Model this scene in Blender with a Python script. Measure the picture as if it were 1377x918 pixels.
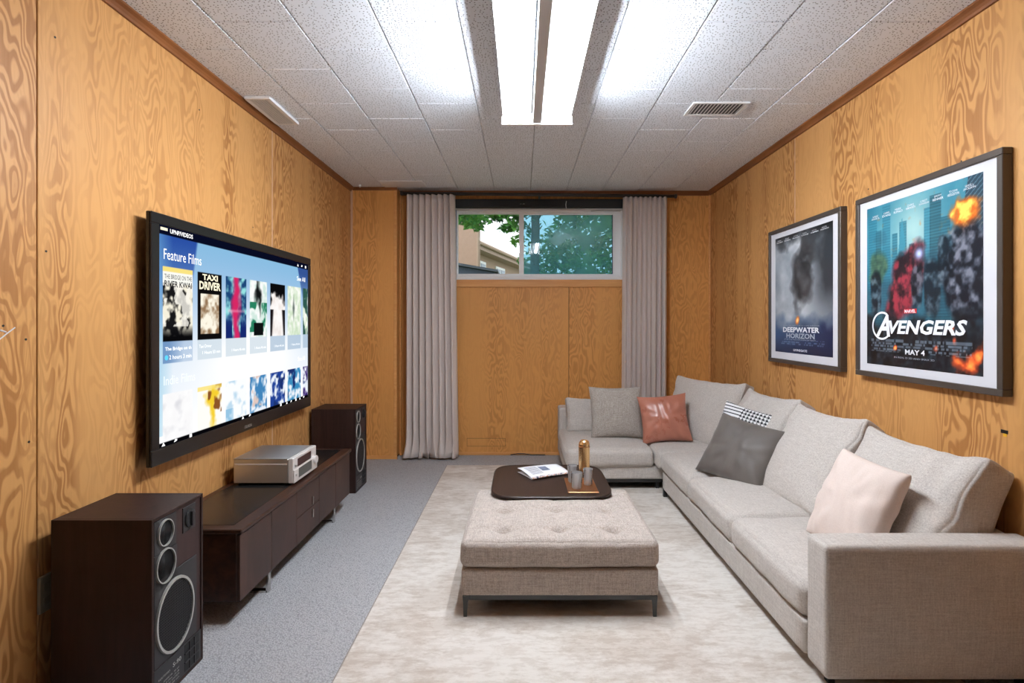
import bpy, bmesh, math, random
import numpy as np
from mathutils import Vector, Matrix, Euler, noise as mnoise

for o in list(bpy.data.objects):
    bpy.data.objects.remove(o)
random.seed(7)
C = bpy.context.scene.collection
scene = bpy.context.scene
PI = math.pi

# ------------------------------------------------------------------ camera, world, sun, exposure
cam_data = bpy.data.cameras.new('camera')
cam_data.sensor_width = 36.0
cam_data.lens = 740.0 / 1377.0 * 36.0
cam_data.shift_x = -13.5 / 1377.0
cam_data.shift_y = -25.0 / 1377.0
cam_data.clip_start = 0.02
cam = bpy.data.objects.new('camera', cam_data)
C.objects.link(cam)
cam.location = (0, 0, 1.148)
cam.rotation_euler = (PI / 2, 0, 0)
scene.camera = cam

scene.view_settings.view_transform = 'Standard'
scene.view_settings.look = 'None'
scene.view_settings.gamma = 1.0
scene.view_settings.use_curve_mapping = False
scene.view_settings.exposure = 0.36

world = bpy.data.worlds.new('sky')
scene.world = world
world.use_nodes = True
wn = world.node_tree
wn.nodes.clear()
w_out = wn.nodes.new('ShaderNodeOutputWorld')
w_bg = wn.nodes.new('ShaderNodeBackground')
w_bg.inputs['Color'].default_value = (0.93, 0.97, 1.0, 1)
w_bg.inputs['Strength'].default_value = 1.3
wn.links.new(w_bg.outputs[0], w_out.inputs[0])

sun_d = bpy.data.lights.new('sun', 'SUN')
sun_d.energy = 1.3
sun_d.angle = 0.02
sun_d.color = (1.0, 0.97, 0.93)
sun = bpy.data.objects.new('sun', sun_d)
C.objects.link(sun)
sun.rotation_euler = (math.radians(48), 0, math.radians(-35))
sun.location = (0, 0, 12)
TUBE_POWER = 142.0          # radiance of the fluorescent tubes
REAR_POWER = 0.0

# ------------------------------------------------------------------ helpers
def S(r, g, b):
    def f(c):
        c /= 255.0
        return c / 12.92 if c <= 0.04045 else ((c + 0.055) / 1.055) ** 2.4
    return (f(r), f(g), f(b))

def S4(r, g, b):
    return S(r, g, b) + (1.0,)

def mesh_obj(name, verts, faces, m=None, parent=None, smooth=False, loc=None):
    me = bpy.data.meshes.new(name)
    me.from_pydata([tuple(v) for v in verts], [], [tuple(f) for f in faces])
    me.update()
    if smooth:
        me.polygons.foreach_set('use_smooth', [True] * len(me.polygons))
    o = bpy.data.objects.new(name, me)
    C.objects.link(o)
    if m:
        me.materials.append(m)
    if parent:
        o.parent = parent
    if loc is not None:
        o.location = loc
    return o

def bm_obj(name, bm, m=None, parent=None, smooth=False, loc=None):
    me = bpy.data.meshes.new(name)
    bmesh.ops.recalc_face_normals(bm, faces=bm.faces[:])
    bm.to_mesh(me)
    bm.free()
    if smooth:
        me.polygons.foreach_set('use_smooth', [True] * len(me.polygons))
    o = bpy.data.objects.new(name, me)
    C.objects.link(o)
    if m:
        me.materials.append(m)
    if parent:
        o.parent = parent
    if loc is not None:
        o.location = loc
    return o

def share(src, name, parent=None, loc=None, rot=None, scale=None):
    o = bpy.data.objects.new(name, src.data if hasattr(src, 'data') else src)
    C.objects.link(o)
    if parent: o.parent = parent
    if loc is not None: o.location = loc
    if rot is not None: o.rotation_euler = rot
    if scale is not None: o.scale = scale
    return o

def tag(o, label=None, cat=None, group=None, kind=None):
    if label: o['label'] = label
    if cat: o['category'] = cat
    if group: o['group'] = group
    if kind: o['kind'] = kind
    return o

def thing(name, label, cat, loc=(0, 0, 0), rz=0.0, group=None, kind=None):
    o = bpy.data.objects.new(name, None)
    C.objects.link(o)
    o.empty_display_size = 0.1
    o.location = loc
    o.rotation_euler = (0, 0, rz)
    return tag(o, label, cat, group, kind)

def copy_tree(o, parent=None):
    c = o.copy()
    C.objects.link(c)
    if parent: c.parent = parent
    for ch in list(o.children):
        copy_tree(ch, c)
    return c

def add_box(bm, x0, x1, y0, y1, z0, z1, bev=0.0, seg=1, only=None):
    vs = [bm.verts.new((x, y, z)) for x in (x0, x1) for y in (y0, y1) for z in (z0, z1)]
    idx = [(0, 1, 3, 2), (4, 6, 7, 5), (0, 4, 5, 1), (2, 3, 7, 6), (0, 2, 6, 4), (1, 5, 7, 3)]
    fs = [bm.faces.new([vs[i] for i in f]) for f in idx]
    if bev > 0:
        es = list({e for f in fs for e in f.edges})
        bmesh.ops.bevel(bm, geom=es, offset=bev, segments=seg, profile=0.5, affect='EDGES')

def box(name, x0, x1, y0, y1, z0, z1, m, parent=None, bev=0.0, seg=1, smooth=False):
    bm = bmesh.new()
    add_box(bm, x0, x1, y0, y1, z0, z1, bev, seg)
    return bm_obj(name, bm, m, parent, smooth)

def add_lathe(bm, prof, n=24, center=(0, 0, 0), axis='z', sx=1.0, sy=1.0):
    """prof: list of (radius, height); revolve about axis."""
    rings = []
    for r, h in prof:
        ring = []
        for k in range(n):
            a = 2 * PI * k / n
            p, q = r * math.cos(a) * sx, r * math.sin(a) * sy
            if axis == 'z': v = (center[0] + p, center[1] + q, center[2] + h)
            elif axis == 'x': v = (center[0] + h, center[1] + p, center[2] + q)
            else: v = (center[0] + p, center[1] + h, center[2] + q)
            ring.append(bm.verts.new(v))
        rings.append(ring)
    for a, b in zip(rings[:-1], rings[1:]):
        for k in range(n):
            bm.faces.new((a[k], a[(k + 1) % n], b[(k + 1) % n], b[k]))
    if prof[0][0] > 1e-6: bm.faces.new(rings[0][::-1])
    if prof[-1][0] > 1e-6: bm.faces.new(rings[-1])

def add_tube(bm, pts, r, n=8, cap=True):
    pts = [Vector(p) for p in pts]
    rings = []
    for i, p in enumerate(pts):
        d = (pts[min(i + 1, len(pts) - 1)] - pts[max(i - 1, 0)]).normalized()
        up = Vector((0, 0, 1)) if abs(d.z) < 0.9 else Vector((1, 0, 0))
        a = d.cross(up).normalized()
        b = d.cross(a).normalized()
        rr = r[i] if isinstance(r, (list, tuple)) else r
        rings.append([bm.verts.new(p + a * math.cos(2 * PI * k / n) * rr + b * math.sin(2 * PI * k / n) * rr) for k in range(n)])
    for a, b in zip(rings[:-1], rings[1:]):
        for k in range(n):
            bm.faces.new((a[k], a[(k + 1) % n], b[(k + 1) % n], b[k]))
    if cap:
        bm.faces.new(rings[0][::-1])
        bm.faces.new(rings[-1])

def add_prism(bm, pts, axis, a, b):
    """extrude polygon pts (2-D) along axis from a to b. axis x: (y,z); y: (x,z); z: (x,y)"""
    def P(p, t):
        return {'x': (t, p[0], p[1]), 'y': (p[0], t, p[1]), 'z': (p[0], p[1], t)}[axis]
    v0 = [bm.verts.new(P(p, a)) for p in pts]
    v1 = [bm.verts.new(P(p, b)) for p in pts]
    n = len(pts)
    bm.faces.new(v0[::-1])
    bm.faces.new(v1)
    for k in range(n):
        bm.faces.new((v0[k], v0[(k + 1) % n], v1[(k + 1) % n], v1[k]))

def soft_box(name, hx, hy, hz, r, m, parent=None, n=24, puff=(0, 0, 0), wr=0.0, wf=6.0, seed=0.0, deform=None, mat4=None):
    """soft cushion: box of half sizes hx, hy, hz rounded by r, faces puffed out and lightly wrinkled"""
    ts = []
    for i in range(n + 1):
        t = -1 + 2 * i / n
        ts.append(math.copysign(1 - (1 - abs(t)) ** 1.45, t))
    vid, verts, faces = {}, [], []
    def vert(p):
        k = tuple(round(c, 6) for c in p)
        if k in vid: return vid[k]
        q = [p[0] * hx, p[1] * hy, p[2] * hz]
        inn = [max(-(h - r), min(h - r, c)) for c, h in zip(q, (hx, hy, hz))]
        d = Vector([a - b for a, b in zip(q, inn)])
        d = d.normalized() * r if d.length > 1e-9 else d
        v = Vector(inn) + d
        wx, wy, wz = 1 - p[0] ** 2, 1 - p[1] ** 2, 1 - p[2] ** 2
        if abs(p[0]) > .999: v.x += math.copysign(puff[0] * (wy * wz) ** .6, p[0])
        if abs(p[1]) > .999: v.y += math.copysign(puff[1] * (wx * wz) ** .6, p[1])
        if abs(p[2]) > .999: v.z += math.copysign(puff[2] * (wx * wy) ** .6, p[2])
        if wr:
            nn = d.normalized() if d.length > 1e-9 else Vector((0, 0, 1))
            s = v * wf + Vector((seed, seed * 1.7, seed * .3))
            w = mnoise.noise(s) + .5 * mnoise.noise(s * Vector((2.3, 2.3, 2.3)).x)
            v += nn * wr * w
        if deform: v = deform(v, p)
        if mat4 is not None: v = mat4 @ v
        vid[k] = len(verts)
        verts.append(v)
        return vid[k]
    for ax in range(3):
        for sgn in (-1, 1):
            for i in range(n):
                for j in range(n):
                    quad = []
                    for a, b in ((i, j), (i + 1, j), (i + 1, j + 1), (i, j + 1)):
                        p = [0, 0, 0]
                        p[ax] = sgn
                        p[(ax + 1) % 3] = ts[a]
                        p[(ax + 2) % 3] = ts[b]
                        quad.append(vert(p))
                    faces.append(quad if sgn > 0 else quad[::-1])
    return mesh_obj(name, verts, faces, m, parent, smooth=True)

def pillow(name, w, h, t, m, label, loc, rx=0, ry=0, rz=0, n=36, pinch=.07, wr=.006, seed=1.0, group=None, exp=.42, cat='pillow', fold=0.0):
    """square throw pillow standing on its lower edge; local x width, z height, -y front"""
    verts, faces = [], []
    def pt(i, j, side):
        u, v = -1 + 2 * i / n, -1 + 2 * j / n
        u = math.copysign(1 - (1 - abs(u)) ** 1.3, u)
        v = math.copysign(1 - (1 - abs(v)) ** 1.3, v)
        x = w / 2 * u * (1 - pinch * (1 - v * v))
        z = h / 2 * v * (1 - pinch * (1 - u * u))
        th = t / 2 * max(0, (1 - u * u) * (1 - v * v)) ** exp
        p = Vector((u * 2.1 + seed, v * 2.1 - seed, side * 3.1))
        e = max(0.0, (1 - u * u) * (1 - v * v)) ** .3
        # creases fan out from the corners and lower edge
        ang = math.atan2(v, u)
        rad = math.sqrt(u * u + v * v)
        cre = mnoise.noise(Vector((ang * 3.2 + seed, rad * .9, seed + side))) * min(1, rad) * 1.3 + mnoise.noise(p) * .7
        cre += fold * mnoise.noise(Vector((u * 5 + v * 1.5 + seed, v * 1.1, 4.0 + side)))
        th += wr * cre * e
        return Vector((x, side * th, z + h / 2))
    idf, idb = {}, {}
    for i in range(n + 1):
        for j in range(n + 1):
            idf[i, j] = len(verts)
            verts.append(pt(i, j, -1))
    for i in range(n + 1):
        for j in range(n + 1):
            if i in (0, n) or j in (0, n):
                idb[i, j] = idf[i, j]
            else:
                idb[i, j] = len(verts)
                verts.append(pt(i, j, 1))
    for i in range(n):
        for j in range(n):
            faces.append((idf[i, j], idf[i + 1, j], idf[i + 1, j + 1], idf[i, j + 1]))
            faces.append((idb[i, j], idb[i, j + 1], idb[i + 1, j + 1], idb[i + 1, j]))
    o = mesh_obj(name, verts, faces, m, None, smooth=True, loc=loc)
    o.rotation_euler = (math.radians(rx), math.radians(ry), math.radians(rz))
    if label: tag(o, label, cat, group)
    return o

# ------------------------------------------------------------------ materials
class NT:
    def __init__(self, name):
        self.m = bpy.data.materials.new(name)
        self.m.use_nodes = True
        self.t = self.m.node_tree
        self.t.nodes.clear()
        self.out = self.t.nodes.new('ShaderNodeOutputMaterial')
    def n(self, kind, **kw):
        nd = self.t.nodes.new(kind)
        for k, v in kw.items():
            setattr(nd, k, v)
        return nd
    def l(self, a, b):
        self.t.links.new(a, b)
    def math(self, op, a, b=None, c=None, clamp=False):
        nd = self.n('ShaderNodeMath', operation=op, use_clamp=clamp)
        for i, v in enumerate((a, b, c)):
            if v is None: continue
            if isinstance(v, (int, float)): nd.inputs[i].default_value = v
            else: self.l(v, nd.inputs[i])
        return nd.outputs[0]
    def noise(self, vec, scale, detail=2, rough=.5, dist=0.0):
        nd = self.n('ShaderNodeTexNoise')
        nd.inputs['Scale'].default_value = scale
        nd.inputs['Detail'].default_value = detail
        nd.inputs['Roughness'].default_value = rough
        nd.inputs['Distortion'].default_value = dist
        if vec is not None: self.l(vec, nd.inputs['Vector'])
        return nd.outputs['Fac']
    def ramp(self, fac, stops, interp='LINEAR'):
        nd = self.n('ShaderNodeValToRGB')
        nd.color_ramp.interpolation = interp
        el = nd.color_ramp.elements
        while len(el) < len(stops): el.new(.5)
        for e, (p, c) in zip(el, stops):
            e.position = p
            e.color = c if len(c) == 4 else tuple(c) + (1,)
        self.l(fac, nd.inputs[0])
        return nd.outputs[0]
    def mapr(self, v, a, b, c=0.0, d=1.0):
        nd = self.n('ShaderNodeMapRange')
        nd.inputs[1].default_value, nd.inputs[2].default_value = a, b
        nd.inputs[3].default_value, nd.inputs[4].default_value = c, d
        self.l(v, nd.inputs[0])
        return nd.outputs[0]
    def mix(self, fac, a, b, blend='MIX'):
        nd = self.n('ShaderNodeMix', data_type='RGBA', blend_type=blend)
        for s, v in ((nd.inputs[0], fac), (nd.inputs[6], a), (nd.inputs[7], b)):
            if isinstance(v, (int, float)): s.default_value = v
            elif isinstance(v, tuple): s.default_value = v if len(v) == 4 else v + (1,)
            else: self.l(v, s)
        return nd.outputs[2]
    def coords(self, kind='Object', scale=(1, 1, 1), rot=(0, 0, 0), loc=(0, 0, 0)):
        tc = self.n('ShaderNodeTexCoord')
        mp = self.n('ShaderNodeMapping')
        mp.inputs['Scale'].default_value = scale
        mp.inputs['Rotation'].default_value = rot
        mp.inputs['Location'].default_value = loc
        self.l(tc.outputs[kind], mp.inputs[0])
        return mp.outputs[0]
    def pos(self, scale=(1, 1, 1)):
        g = self.n('ShaderNodeNewGeometry')
        mp = self.n('ShaderNodeMapping')
        mp.inputs['Scale'].default_value = scale
        self.l(g.outputs['Position'], mp.inputs[0])
        return mp.outputs[0]
    def bsdf(self, color, rough=.5, metal=0.0, spec=.5, bump=None, bstr=.3, bdist=.01, **kw):
        b = self.n('ShaderNodeBsdfPrincipled')
        for k, v in (('Base Color', color), ('Roughness', rough), ('Metallic', metal), ('Specular IOR Level', spec)):
            if isinstance(v, (int, float)): b.inputs[k].default_value = v
            elif isinstance(v, tuple): b.inputs[k].default_value = v if len(v) == 4 else v + (1,)
            else: self.l(v, b.inputs[k])
        for k, v in kw.items():
            b.inputs[k.replace('_', ' ')].default_value = v
        if bump is not None:
            bn = self.n('ShaderNodeBump')
            bn.inputs['Strength'].default_value = bstr
            bn.inputs['Distance'].default_value = bdist
            self.l(bump, bn.inputs['Height'])
            self.l(bn.outputs[0], b.inputs['Normal'])
        self.l(b.outputs[0], self.out.inputs[0])
        return b

def plain(name, col, rough=.5, metal=0.0, spec=.5, noise_amt=.06, nscale=8.0, **kw):
    t = NT(name)
    f = t.noise(t.coords(), nscale, 3)
    lo = tuple(c * (1 - noise_amt) for c in col)
    hi = tuple(min(1, c * (1 + noise_amt)) for c in col)
    t.bsdf(t.mix(f, lo, hi), rough, metal, spec, **kw)
    return t.m

def emit(name, col, strength):
    t = NT(name)
    e = t.n('ShaderNodeEmission')
    e.inputs[0].default_value = col + (1,)
    e.inputs[1].default_value = strength
    t.l(e.outputs[0], t.out.inputs[0])
    return t.m

def plywood(name, base, dark, light, amount=1.0):
    t = NT(name)
    g = t.n('ShaderNodeNewGeometry')
    sp = t.n('ShaderNodeSeparateXYZ')
    t.l(g.outputs['Position'], sp.inputs[0])
    oi = t.n('ShaderNodeObjectInfo')
    s = t.math('ADD', sp.outputs[0], sp.outputs[1])
    rnd = t.math('MULTIPLY', oi.outputs['Random'], 23.0)
    def vec(a, b):
        cb = t.n('ShaderNodeCombineXYZ')
        t.l(t.math('MULTIPLY', s, a), cb.inputs[0])
        t.l(t.math('MULTIPLY', sp.outputs[2], b), cb.inputs[1])
        t.l(rnd, cb.inputs[2])
        return cb.outputs[0]
    h = t.noise(vec(10.0, 2.9), 1.0, 2.0, .40, .25)
    bands = t.math('SINE', t.math('MULTIPLY', h, 84.0))
    bands = t.mapr(bands, -.55, .55)
    h2 = t.noise(vec(22.0, 4.4), 1.0, 1.0, .4, .2)
    b2 = t.mapr(t.math('SINE', t.math('MULTIPLY', h2, 55.0)), -.3, .8)
    mask = t.mapr(t.noise(vec(5.4, .22), 1.0, 1.5, .5), .38, .58, .12, 1.0)
    mask2 = t.mapr(t.noise(vec(3.0, .3), 1.3, 1.0, .5, .6), .56, .66)
    fine = t.noise(vec(150, 2.5), 1.0, 2, .6)
    broad = t.noise(vec(2.0, .4), 1.0, 2, .5)
    f = t.math('MULTIPLY', bands, mask)
    f = t.math('MAXIMUM', f, t.math('MULTIPLY', t.math('MULTIPLY', b2, mask2), .45))
    f = t.math('MULTIPLY', f, .78 * amount)
    f = t.math('ADD', f, t.math('MULTIPLY', t.math('SUBTRACT', fine, .5), .35), clamp=True)
    b0 = t.mix(broad, light, base)
    col = t.mix(f, b0, dark)
    t.bsdf(col, t.mapr(f, 0, 1, .42, .55), 0, .35, bump=f, bstr=.08, bdist=.002)
    return t.m

def darkwood(name, a, b, scale=(1, 1, 1), rough=.4, spec=.4):
    t = NT(name)
    f = t.noise(t.coords('Object', scale), 1.0, 4, .6, .6)
    t.bsdf(t.mix(t.mapr(f, .3, .7), a, b), rough, 0, spec, bump=f, bstr=.05, bdist=.002)
    return t.m

def fabric(name, a, b, weave=260.0, rough=.95, contrast=1.0, bstr=.35, slub=18.0, sheen=.15):
    t = NT(name)
    c = t.coords('Object')
    def ns(sx, sy, sz):
        mp = t.n('ShaderNodeMapping')
        mp.inputs['Scale'].default_value = (sx, sy, sz)
        t.l(c, mp.inputs[0])
        return t.noise(mp.outputs[0], 1.0, 2, .6)
    n1 = ns(weave, weave, slub)
    n2 = ns(slub, weave, weave)
    n3 = ns(weave, slub, weave)
    n4 = t.noise(c, weave * .55, 2, .6)
    f = t.math('ADD', t.math('ADD', n1, n2), t.math('ADD', n3, n4))
    f = t.mapr(f, 2.0 - .42 / contrast, 2.0 + .42 / contrast)
    bd = t.bsdf(t.mix(f, a, b), rough, 0, .15, bump=f, bstr=bstr, bdist=.003)
    bd.inputs['Sheen Weight'].default_value = sheen
    return t.m

M = {}
M['ply'] = plywood('plywood', S(195, 141, 82), S(148, 94, 45), S(203, 152, 95))
M['ply_back_brightened'] = plywood('plywood_back_brightened', S(218, 154, 84), S(172, 110, 52), S(224, 162, 94), .62)  # brighter copy of the plywood; colour makes up for weak lamp light back there
M['cove'] = darkwood('cove_wood', S(112, 66, 34), S(140, 86, 46), (3, 3, 3), .4)
M['sillwood'] = darkwood('sill_wood', S(212, 146, 82), S(226, 166, 102), (3, 20, 40), .45)
M['strip_pale'] = plain('pale_strip', S(205, 165, 135), .5)
M['backing'] = plain('dark_backing', S(70, 42, 22), .9)
M['white'] = plain('white_paint', S(228, 228, 228), .4, noise_amt=.02)
M['reflector'] = plain('white_enamel', S(240, 240, 240), .3, noise_amt=.01)
M['channel'] = plain('grey_enamel', S(206, 206, 206), .35, noise_amt=.02)
M['vinyl'] = plain('white_vinyl', S(248, 249, 250), .35, noise_amt=.015)
M['jamb'] = plain('blue_grey_jamb', S(118, 135, 160), .5)
M['black'] = plain('black_plastic', S(20, 20, 22), .35)
M['rodmetal'] = plain('dark_rod_metal', S(58, 54, 52), .4, .3)
M['chrome'] = plain('chrome', S(200, 198, 195), .18, 1.0)
M['dark_steel'] = plain('dark_steel', S(68, 70, 70), .45, .4)
M['silver'] = plain('brushed_silver', S(205, 203, 200), .32, .85, noise_amt=.03)
M['silver_face'] = plain('silver_face', S(222, 216, 212), .4, .25, noise_amt=.02)
M['frame_bronze'] = plain('bronze_frame', S(78, 70, 64), .38, .3, noise_amt=.08)
M['mat_board'] = plain('mat_board', S(206, 205, 210), .8, noise_amt=.01)
M['gold'] = plain('gold', S(250, 208, 150), .27, 1.0, noise_amt=.04)
M['copper'] = plain('copper', S(196, 142, 100), .3, 1.0, noise_amt=.1)
M['paper'] = plain('paper', S(232, 232, 236), .7, noise_amt=.02)
M['ink'] = plain('ink', S(40, 42, 60), .7)
M['photo_ink'] = plain('photo_ink', S(110, 118, 140), .7, noise_amt=.4, nscale=60)
M['outlet'] = plain('outlet_plate', S(150, 142, 120), .4)
M['speaker_wood'] = darkwood('speaker_wood', S(34, 20, 17), S(52, 32, 27), (30, 30, 3), .5, .25)
M['baffle'] = darkwood('baffle_wood', S(46, 30, 28), S(60, 42, 40), (20, 20, 3), .5, .3)
M['plate'] = plain('driver_plate', S(38, 36, 38), .45)
M['cone'] = plain('driver_cone', S(20, 20, 21), .6)
M['ringmetal'] = plain('trim_ring', S(190, 188, 182), .35, .5)
M['console_wood'] = darkwood('walnut', S(38, 21, 15), S(68, 40, 28), (28, 4, 28), .36, .4)
M['console_front'] = darkwood('walnut_front', S(42, 26, 20), S(72, 47, 38), (9, 9, 4), .42, .35)
M['glass_top'] = plain('black_glass_top', S(26, 26, 27), .22)
M['table_wood'] = darkwood('wenge', S(32, 22, 18), S(50, 36, 30), (50, 3, 10), .42, .25)
M['sofa'] = fabric('sofa_linen', S(172, 163, 156), S(206, 199, 192), 300, bstr=.12)
M['sofa_back'] = fabric('sofa_linen_back', S(174, 165, 158), S(208, 201, 194), 300, bstr=.12)
M['ottoman'] = fabric('ottoman_weave', S(150, 138, 129), S(200, 188, 179), 300, contrast=1.1, bstr=.15)
M['pillow_beige'] = fabric('pillow_beige', S(138, 129, 121), S(188, 179, 170), 300, contrast=1.1, bstr=.12)
M['pillow_blush'] = fabric('pillow_blush', S(212, 194, 184), S(230, 214, 205), 420, contrast=.5, bstr=.08)
M['curtain'] = fabric('curtain_cloth', S(208, 194, 187), S(228, 216, 209), 500, contrast=.5, bstr=.1)

def mk_velvet():
    t = NT('grey_velvet')
    f = t.noise(t.coords(), 5, 3, .6)
    bd = t.bsdf(t.mix(f, S(74, 67, 62), S(104, 96, 90)), .55, 0, .4)
    bd.inputs['Sheen Weight'].default_value = .35
    return t.m
M['velvet'] = mk_velvet()

def mk_leather():
    t = NT('rust_leather')
    f = t.noise(t.coords(), 9, 4, .6)
    fine = t.noise(t.coords(), 240, 2, .6)
    t.bsdf(t.mix(f, S(156, 92, 74), S(188, 124, 102)), t.mapr(f, .3, .7, .22, .42), 0, .6, bump=fine, bstr=.1, bdist=.002)
    return t.m
M['leather'] = mk_leather()

def mk_hound():
    t = NT('houndstooth')
    c = t.coords('Object')
    sp = t.n('ShaderNodeSeparateXYZ')
    t.l(c, sp.inputs[0])
    def sq(o, f):
        return t.math('GREATER_THAN', t.math('FRACT', t.math('MULTIPLY', o, f)), .5)
    a, b = sq(sp.outputs[0], 48), sq(sp.outputs[2], 48)
    d = sq(t.math('ADD', sp.outputs[0], sp.outputs[2]), 96)
    right = t.math('GREATER_THAN', sp.outputs[0], -.03)
    both = t.math('MULTIPLY', a, b)
    one = t.math('MULTIPLY', t.math('ABSOLUTE', t.math('SUBTRACT', a, b)), d)
    hound = t.math('MAXIMUM', both, one)
    stripes = t.math('GREATER_THAN', t.math('FRACT', t.math('MULTIPLY', sp.outputs[2], 48)), .7)
    mx = t.math('ADD', t.math('MULTIPLY', hound, right), t.math('MULTIPLY', stripes, t.math('SUBTRACT', 1.0, right)))
    t.bsdf(t.mix(mx, S(226, 226, 226), S(28, 28, 34)), .9, 0, .2)
    return t.m
M['hound'] = mk_hound()

def mk_ceiling():
    t = NT('acoustic_tile')
    v = t.n('ShaderNodeTexVoronoi', voronoi_dimensions='2D')
    v.inputs['Scale'].default_value = 68
    v.inputs['Randomness'].default_value = .8
    t.l(t.pos(), v.inputs['Vector'])
    hole = t.mapr(v.outputs['Distance'], .13, .17, 1.0, 0.0)
    keep = t.math('GREATER_THAN', t.noise(t.pos(), 24, 1), .40)
    hole = t.math('MULTIPLY', hole, keep)
    f = t.noise(t.pos(), 3, 3)
    base = t.mix(f, S(226, 232, 240), S(234, 239, 246))
    t.bsdf(t.mix(hole, base, S(60, 60, 62)), .8, 0, .2)
    return t.m
M['tile'] = mk_ceiling()

def mk_carpet():
    t = NT('grey_carpet')
    v = t.n('ShaderNodeTexVoronoi')
    v.inputs['Scale'].default_value = 150
    t.l(t.pos((1, 1.0, 1)), v.inputs['Vector'])
    n = t.noise(t.pos(), 180, 2, .7)
    h = t.math('ADD', t.math('MULTIPLY', v.outputs['Distance'], -.9), n)
    col = t.mix(t.mapr(h, -.35, .55), S(150, 149, 150), S(196, 195, 197))
    col = t.mix(t.math('MULTIPLY', t.noise(t.pos(), 2.0, 2), .15), col, S(152, 151, 153))
    t.bsdf(col, .95, 0, .1, bump=h, bstr=.6, bdist=.006)
    return t.m
M['carpet'] = mk_carpet()

def mk_rug():
    t = NT('rug_pile')
    a = t.noise(t.pos((1.3, 2.0, 1)), 1.5, 9, .72, .2)
    b = t.noise(t.pos((9, 70, 1)), 1.0, 4, .65)
    c = t.noise(t.pos((4.5, 11, 1)), 2.6, 8, .75, .1)
    f = t.math('ADD', t.math('MULTIPLY', t.mapr(a, .46, .54), .45), t.math('MULTIPLY', t.mapr(c, .46, .56), .40))
    f = t.math('ADD', f, t.math('MULTIPLY', t.math('SUBTRACT', b, .5), .7), clamp=True)
    col = t.mix(f, S(218, 211, 203), S(184, 170, 157))
    fine = t.noise(t.pos((250, 500, 1)), 1.0, 2, .6)
    t.bsdf(col, .95, 0, .1, bump=t.math('ADD', t.math('MULTIPLY', fine, .6), b), bstr=.3, bdist=.004)
    return t.m
M['rug'] = mk_rug()

def mk_thin_glass(name, tint, gloss_mul=1.0, painted_haze=0.0):
    t = NT(name)
    tr = t.n('ShaderNodeBsdfTransparent')
    tr.inputs[0].default_value = tint + (1,)
    gl = t.n('ShaderNodeBsdfGlossy')
    gl.inputs['Roughness'].default_value = .01
    fr = t.n('ShaderNodeFresnel')
    fr.inputs[0].default_value = 1.5
    mx = t.n('ShaderNodeMixShader')
    t.l(t.math('MULTIPLY', fr.outputs[0], gloss_mul, clamp=True), mx.inputs[0])
    back = tr.outputs[0]
    if painted_haze:      # blue veil of the room's reflection, painted in as translucent colour
        tl = t.n('ShaderNodeBsdfTranslucent')
        tl.inputs[0].default_value = (.17, .46, .58, 1)
        mh = t.n('ShaderNodeMixShader')
        t.l(t.mapr(t.noise(t.pos(), 4.0, 3), .3, .7, painted_haze * .7, painted_haze * 1.3), mh.inputs[0])
        t.l(tr.outputs[0], mh.inputs[1])
        t.l(tl.outputs[0], mh.inputs[2])
        back = mh.outputs[0]
    t.l(back, mx.inputs[1])
    t.l(gl.outputs[0], mx.inputs[2])
    t.l(mx.outputs[0], t.out.inputs[0])
    return t.m
M['pane_clear'] = mk_thin_glass('window_glass', (.94, .97, .97))
M['pane_tint'] = mk_thin_glass('window_glass_tinted', (.30, .62, .78), 2.4, .34)

def mk_crystal():
    t = NT('crystal')
    tr0 = t.n('ShaderNodeBsdfTransparent'); tr0.inputs[0].default_value = (.94, .94, .95, 1)
    df = t.n('ShaderNodeBsdfDiffuse'); df.inputs[0].default_value = (.9, .9, .92, 1)
    tr = t.n('ShaderNodeMixShader'); tr.inputs[0].default_value = .34
    t.l(tr0.outputs[0], tr.inputs[1]); t.l(df.outputs[0], tr.inputs[2])
    gl = t.n('ShaderNodeBsdfGlossy'); gl.inputs['Roughness'].default_value = .06
    fr = t.n('ShaderNodeFresnel'); fr.inputs[0].default_value = 1.6
    mx = t.n('ShaderNodeMixShader')
    t.l(t.math('ADD', t.math('MULTIPLY', fr.outputs[0], 1.6), .12, clamp=True), mx.inputs[0])
    t.l(tr.outputs[0], mx.inputs[1]); t.l(gl.outputs[0], mx.inputs[2]); t.l(mx.outputs[0], t.out.inputs[0])
    return t.m
M['crystal'] = mk_crystal()

def mk_vcol(name, emission=None, rough=.5):
    t = NT(name)
    a = t.n('ShaderNodeAttribute')
    a.attribute_name = 'print'
    if emission:
        e = t.n('ShaderNodeEmission')
        t.l(a.outputs['Color'], e.inputs[0])
        e.inputs[1].default_value = emission
        t.l(e.outputs[0], t.out.inputs[0])
    else:
        t.bsdf(a.outputs['Color'], rough, 0, .4)
    return t.m
M['print'] = mk_vcol('poster_print', None, .35)
M['screen'] = mk_vcol('screen_pixels', 0.80)

# ------------------------------------------------------------------ flat print and lettering
def lin(a):
    a = np.asarray(a, float) / 255.0
    return np.where(a <= .04045, a / 12.92, ((a + .055) / 1.055) ** 2.4)

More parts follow.
